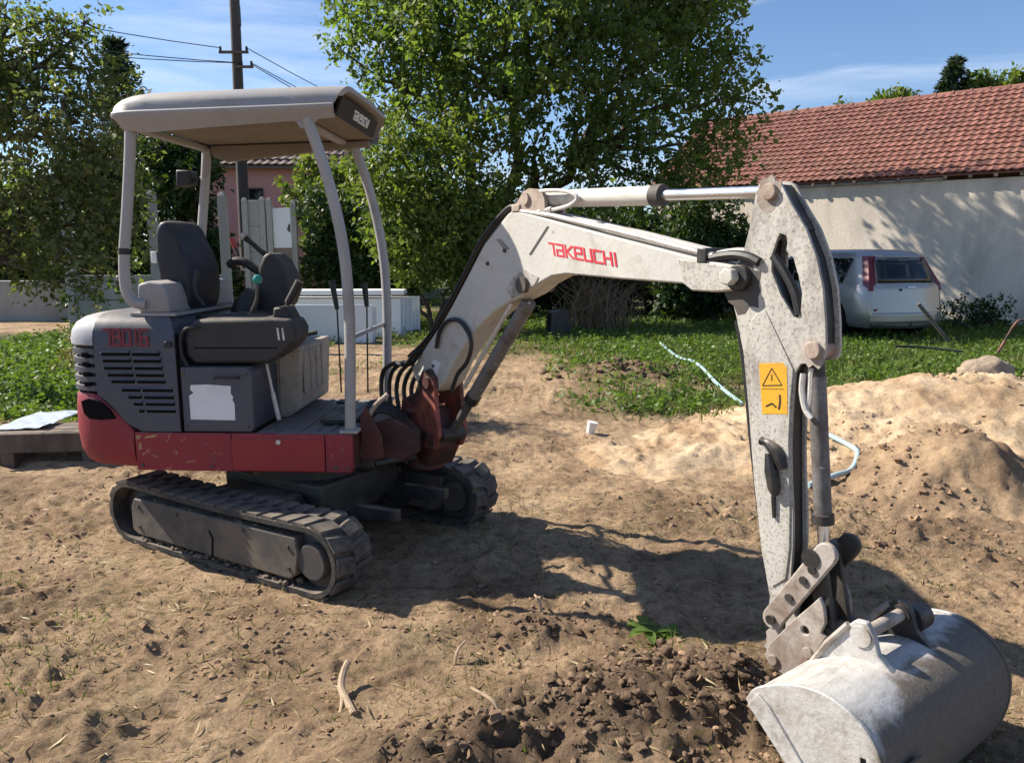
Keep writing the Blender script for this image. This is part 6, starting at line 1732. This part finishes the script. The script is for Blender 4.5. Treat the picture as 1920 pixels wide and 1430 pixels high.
# low timber trestle with a plastic sheet on it, at the left
TB = Matrix.Translation((-3.62, 5.62, gz(-3.62, 5.62))) @ Matrix.Rotation(R(6), 4, 'Z')
tr_ = thing('timber_pallet', 'low brown timber trestle on the soil behind the counterweight', 'trestle', TB)
for k in range(3):
    add('board', box(-0.22, 0.50, -0.10 + k * 0.115, 0.005 + k * 0.115, 0.20, 0.235), M['wood'], tr_, TB, bevel=0.005)
add('front_board', box(-0.22, 0.50, -0.125, -0.102, 0.09, 0.232), M['wood'], tr_, TB, bevel=0.004)
for lx in (-0.17, 0.40):
    add('leg', box(lx, lx + 0.09, -0.10, 0.22, -0.04, 0.198), M['wood'], tr_, TB, bevel=0.005)
m, n, l, b, o_ = mat_new('plastic_sheet')
b.inputs['Base Color'].default_value = (0.55, 0.60, 0.66, 1); b.inputs['Roughness'].default_value = 0.18
M['sheet'] = m
xs, ys = np.linspace(-0.95, 0.12, 46), np.linspace(-0.02, 0.62, 28)
X, Y = np.meshgrid(xs, ys)
Z = np.interp(X, [-0.95, -0.5, -0.22, 0.12], [0.02, 0.12, 0.24, 0.245]) + 0.035 * np.abs(fbm(X, Y, 7, 3, 12)) + 0.004
v = np.stack([X.ravel(), Y.ravel(), Z.ravel()], 1)
i = (np.arange(27)[:, None] * 46 + np.arange(45)[None, :]).ravel()
sh = put(bpy.data.objects.new('plastic_sheet', mesh_of('plastic_sheet', v, np.stack([i, i + 1, i + 47, i + 46], 1), M['sheet'], 60)), None, TB)
s_ = sh.modifiers.new('thick', 'SOLIDIFY'); s_.thickness = 0.002
tag(sh, 'crumpled shiny plastic sheet draped over the timber trestle', 'sheet')

# root, twigs and the uprooted green plant in the foreground
M['root'] = worn('pale_root', (0.42, 0.31, 0.20), (0.2, 0.14, 0.09), 0.4, 14, 0.8, 0.4)
rx, ry = -0.60, 2.50
g0 = gz(rx, ry)
rt = thing('tree_root', 'pale forked root lying on the soil in the foreground', 'root', Matrix.Translation((rx, ry, g0)))
add('stem', tube(smooth_path([(rx + 0.0, ry + 0.10, g0 + 0.075), (rx - 0.008, ry + 0.06, g0 + 0.06), (rx - 0.004, ry, g0 + 0.035), (rx + 0.03, ry - 0.06, g0 + 0.02), (rx + 0.065, ry - 0.12, g0 + 0.01)], 5), 0.013, 8), M['root'], rt, I4)
add('fork', tube(smooth_path([(rx - 0.004, ry - 0.0, g0 + 0.032), (rx + 0.012, ry - 0.06, g0 + 0.02), (rx + 0.016, ry - 0.11, g0 + 0.004)], 5), 0.007, 7), M['root'], rt, I4)
for k, (x, y, a, L_, lab) in enumerate(((-0.22, 2.72, 1.2, 0.10, 'short pale root stub left of the dark dug bank'), (-0.03, 2.17, 2.4, 0.14, 'thin root lying on the dark clods in front'), (1.02, 2.66, 1.4, 0.10, 'thin pale root poking from the clods beside the bucket'), (0.13, 3.12, 1.9, 0.09, 'small pale twig at the edge of the machine shadow'))):
    z = gz(x, y) + 0.02
    tag(add('twig', tube(smooth_path([(x, y, z - 0.02), (x + 0.3 * L_ * math.cos(a), y + 0.3 * L_ * math.sin(a), z + 0.025), (x + L_ * math.cos(a), y + L_ * math.sin(a), z + 0.03)], 5), 0.0055, 6), M['root'], None, I4), lab, 'twig')
plx, ply = 0.60, 2.92
pz0 = gz(plx, ply)
pl = thing('green_plant', 'bright green leafy plant lying on the soil near the bucket', 'plant', Matrix.Translation((plx, ply, pz0)))
add('stem', tube(smooth_path([(plx - 0.12, ply + 0.05, pz0 + 0.09), (plx - 0.03, ply + 0.02, pz0 + 0.05), (plx + 0.12, ply - 0.02, pz0 + 0.03)], 5), 0.006, 6), M['weed'], pl, I4)
for k in range(26):
    t = random.random()
    bx_ = plx - 0.13 + 0.25 * t; by = ply + 0.04 - 0.06 * t + random.gauss(0, 0.02); bz_ = pz0 + 0.085 - 0.05 * t
    a = random.uniform(-2.9, 2.9); L_ = random.uniform(0.06, 0.125); w_ = L_ * 0.24
    d = Vector((math.cos(a), math.sin(a) * 0.7, random.uniform(0.0, 0.9))).normalized()
    s = d.cross(Vector((0, 0, 1))).normalized()
    v, f = [], []
    for q in range(6):
        u = q / 5
        c = Vector((bx_, by, bz_)) + d * L_ * u + Vector((0, 0, -0.5 * L_ * u * u))
        ww = w_ * math.sin(math.pi * (0.08 + 0.9 * u))
        v += [tuple(c - s * ww), tuple(c - Vector((0, 0, 0.006))), tuple(c + s * ww)]
    for q in range(5):
        for e in range(2):
            f.append((q * 3 + e, q * 3 + e + 1, q * 3 + 4 + e, q * 3 + 3 + e))
    add('leaf', (v, f), M['weed'], pl, I4, smooth=80)
print('LEAVES', NL)
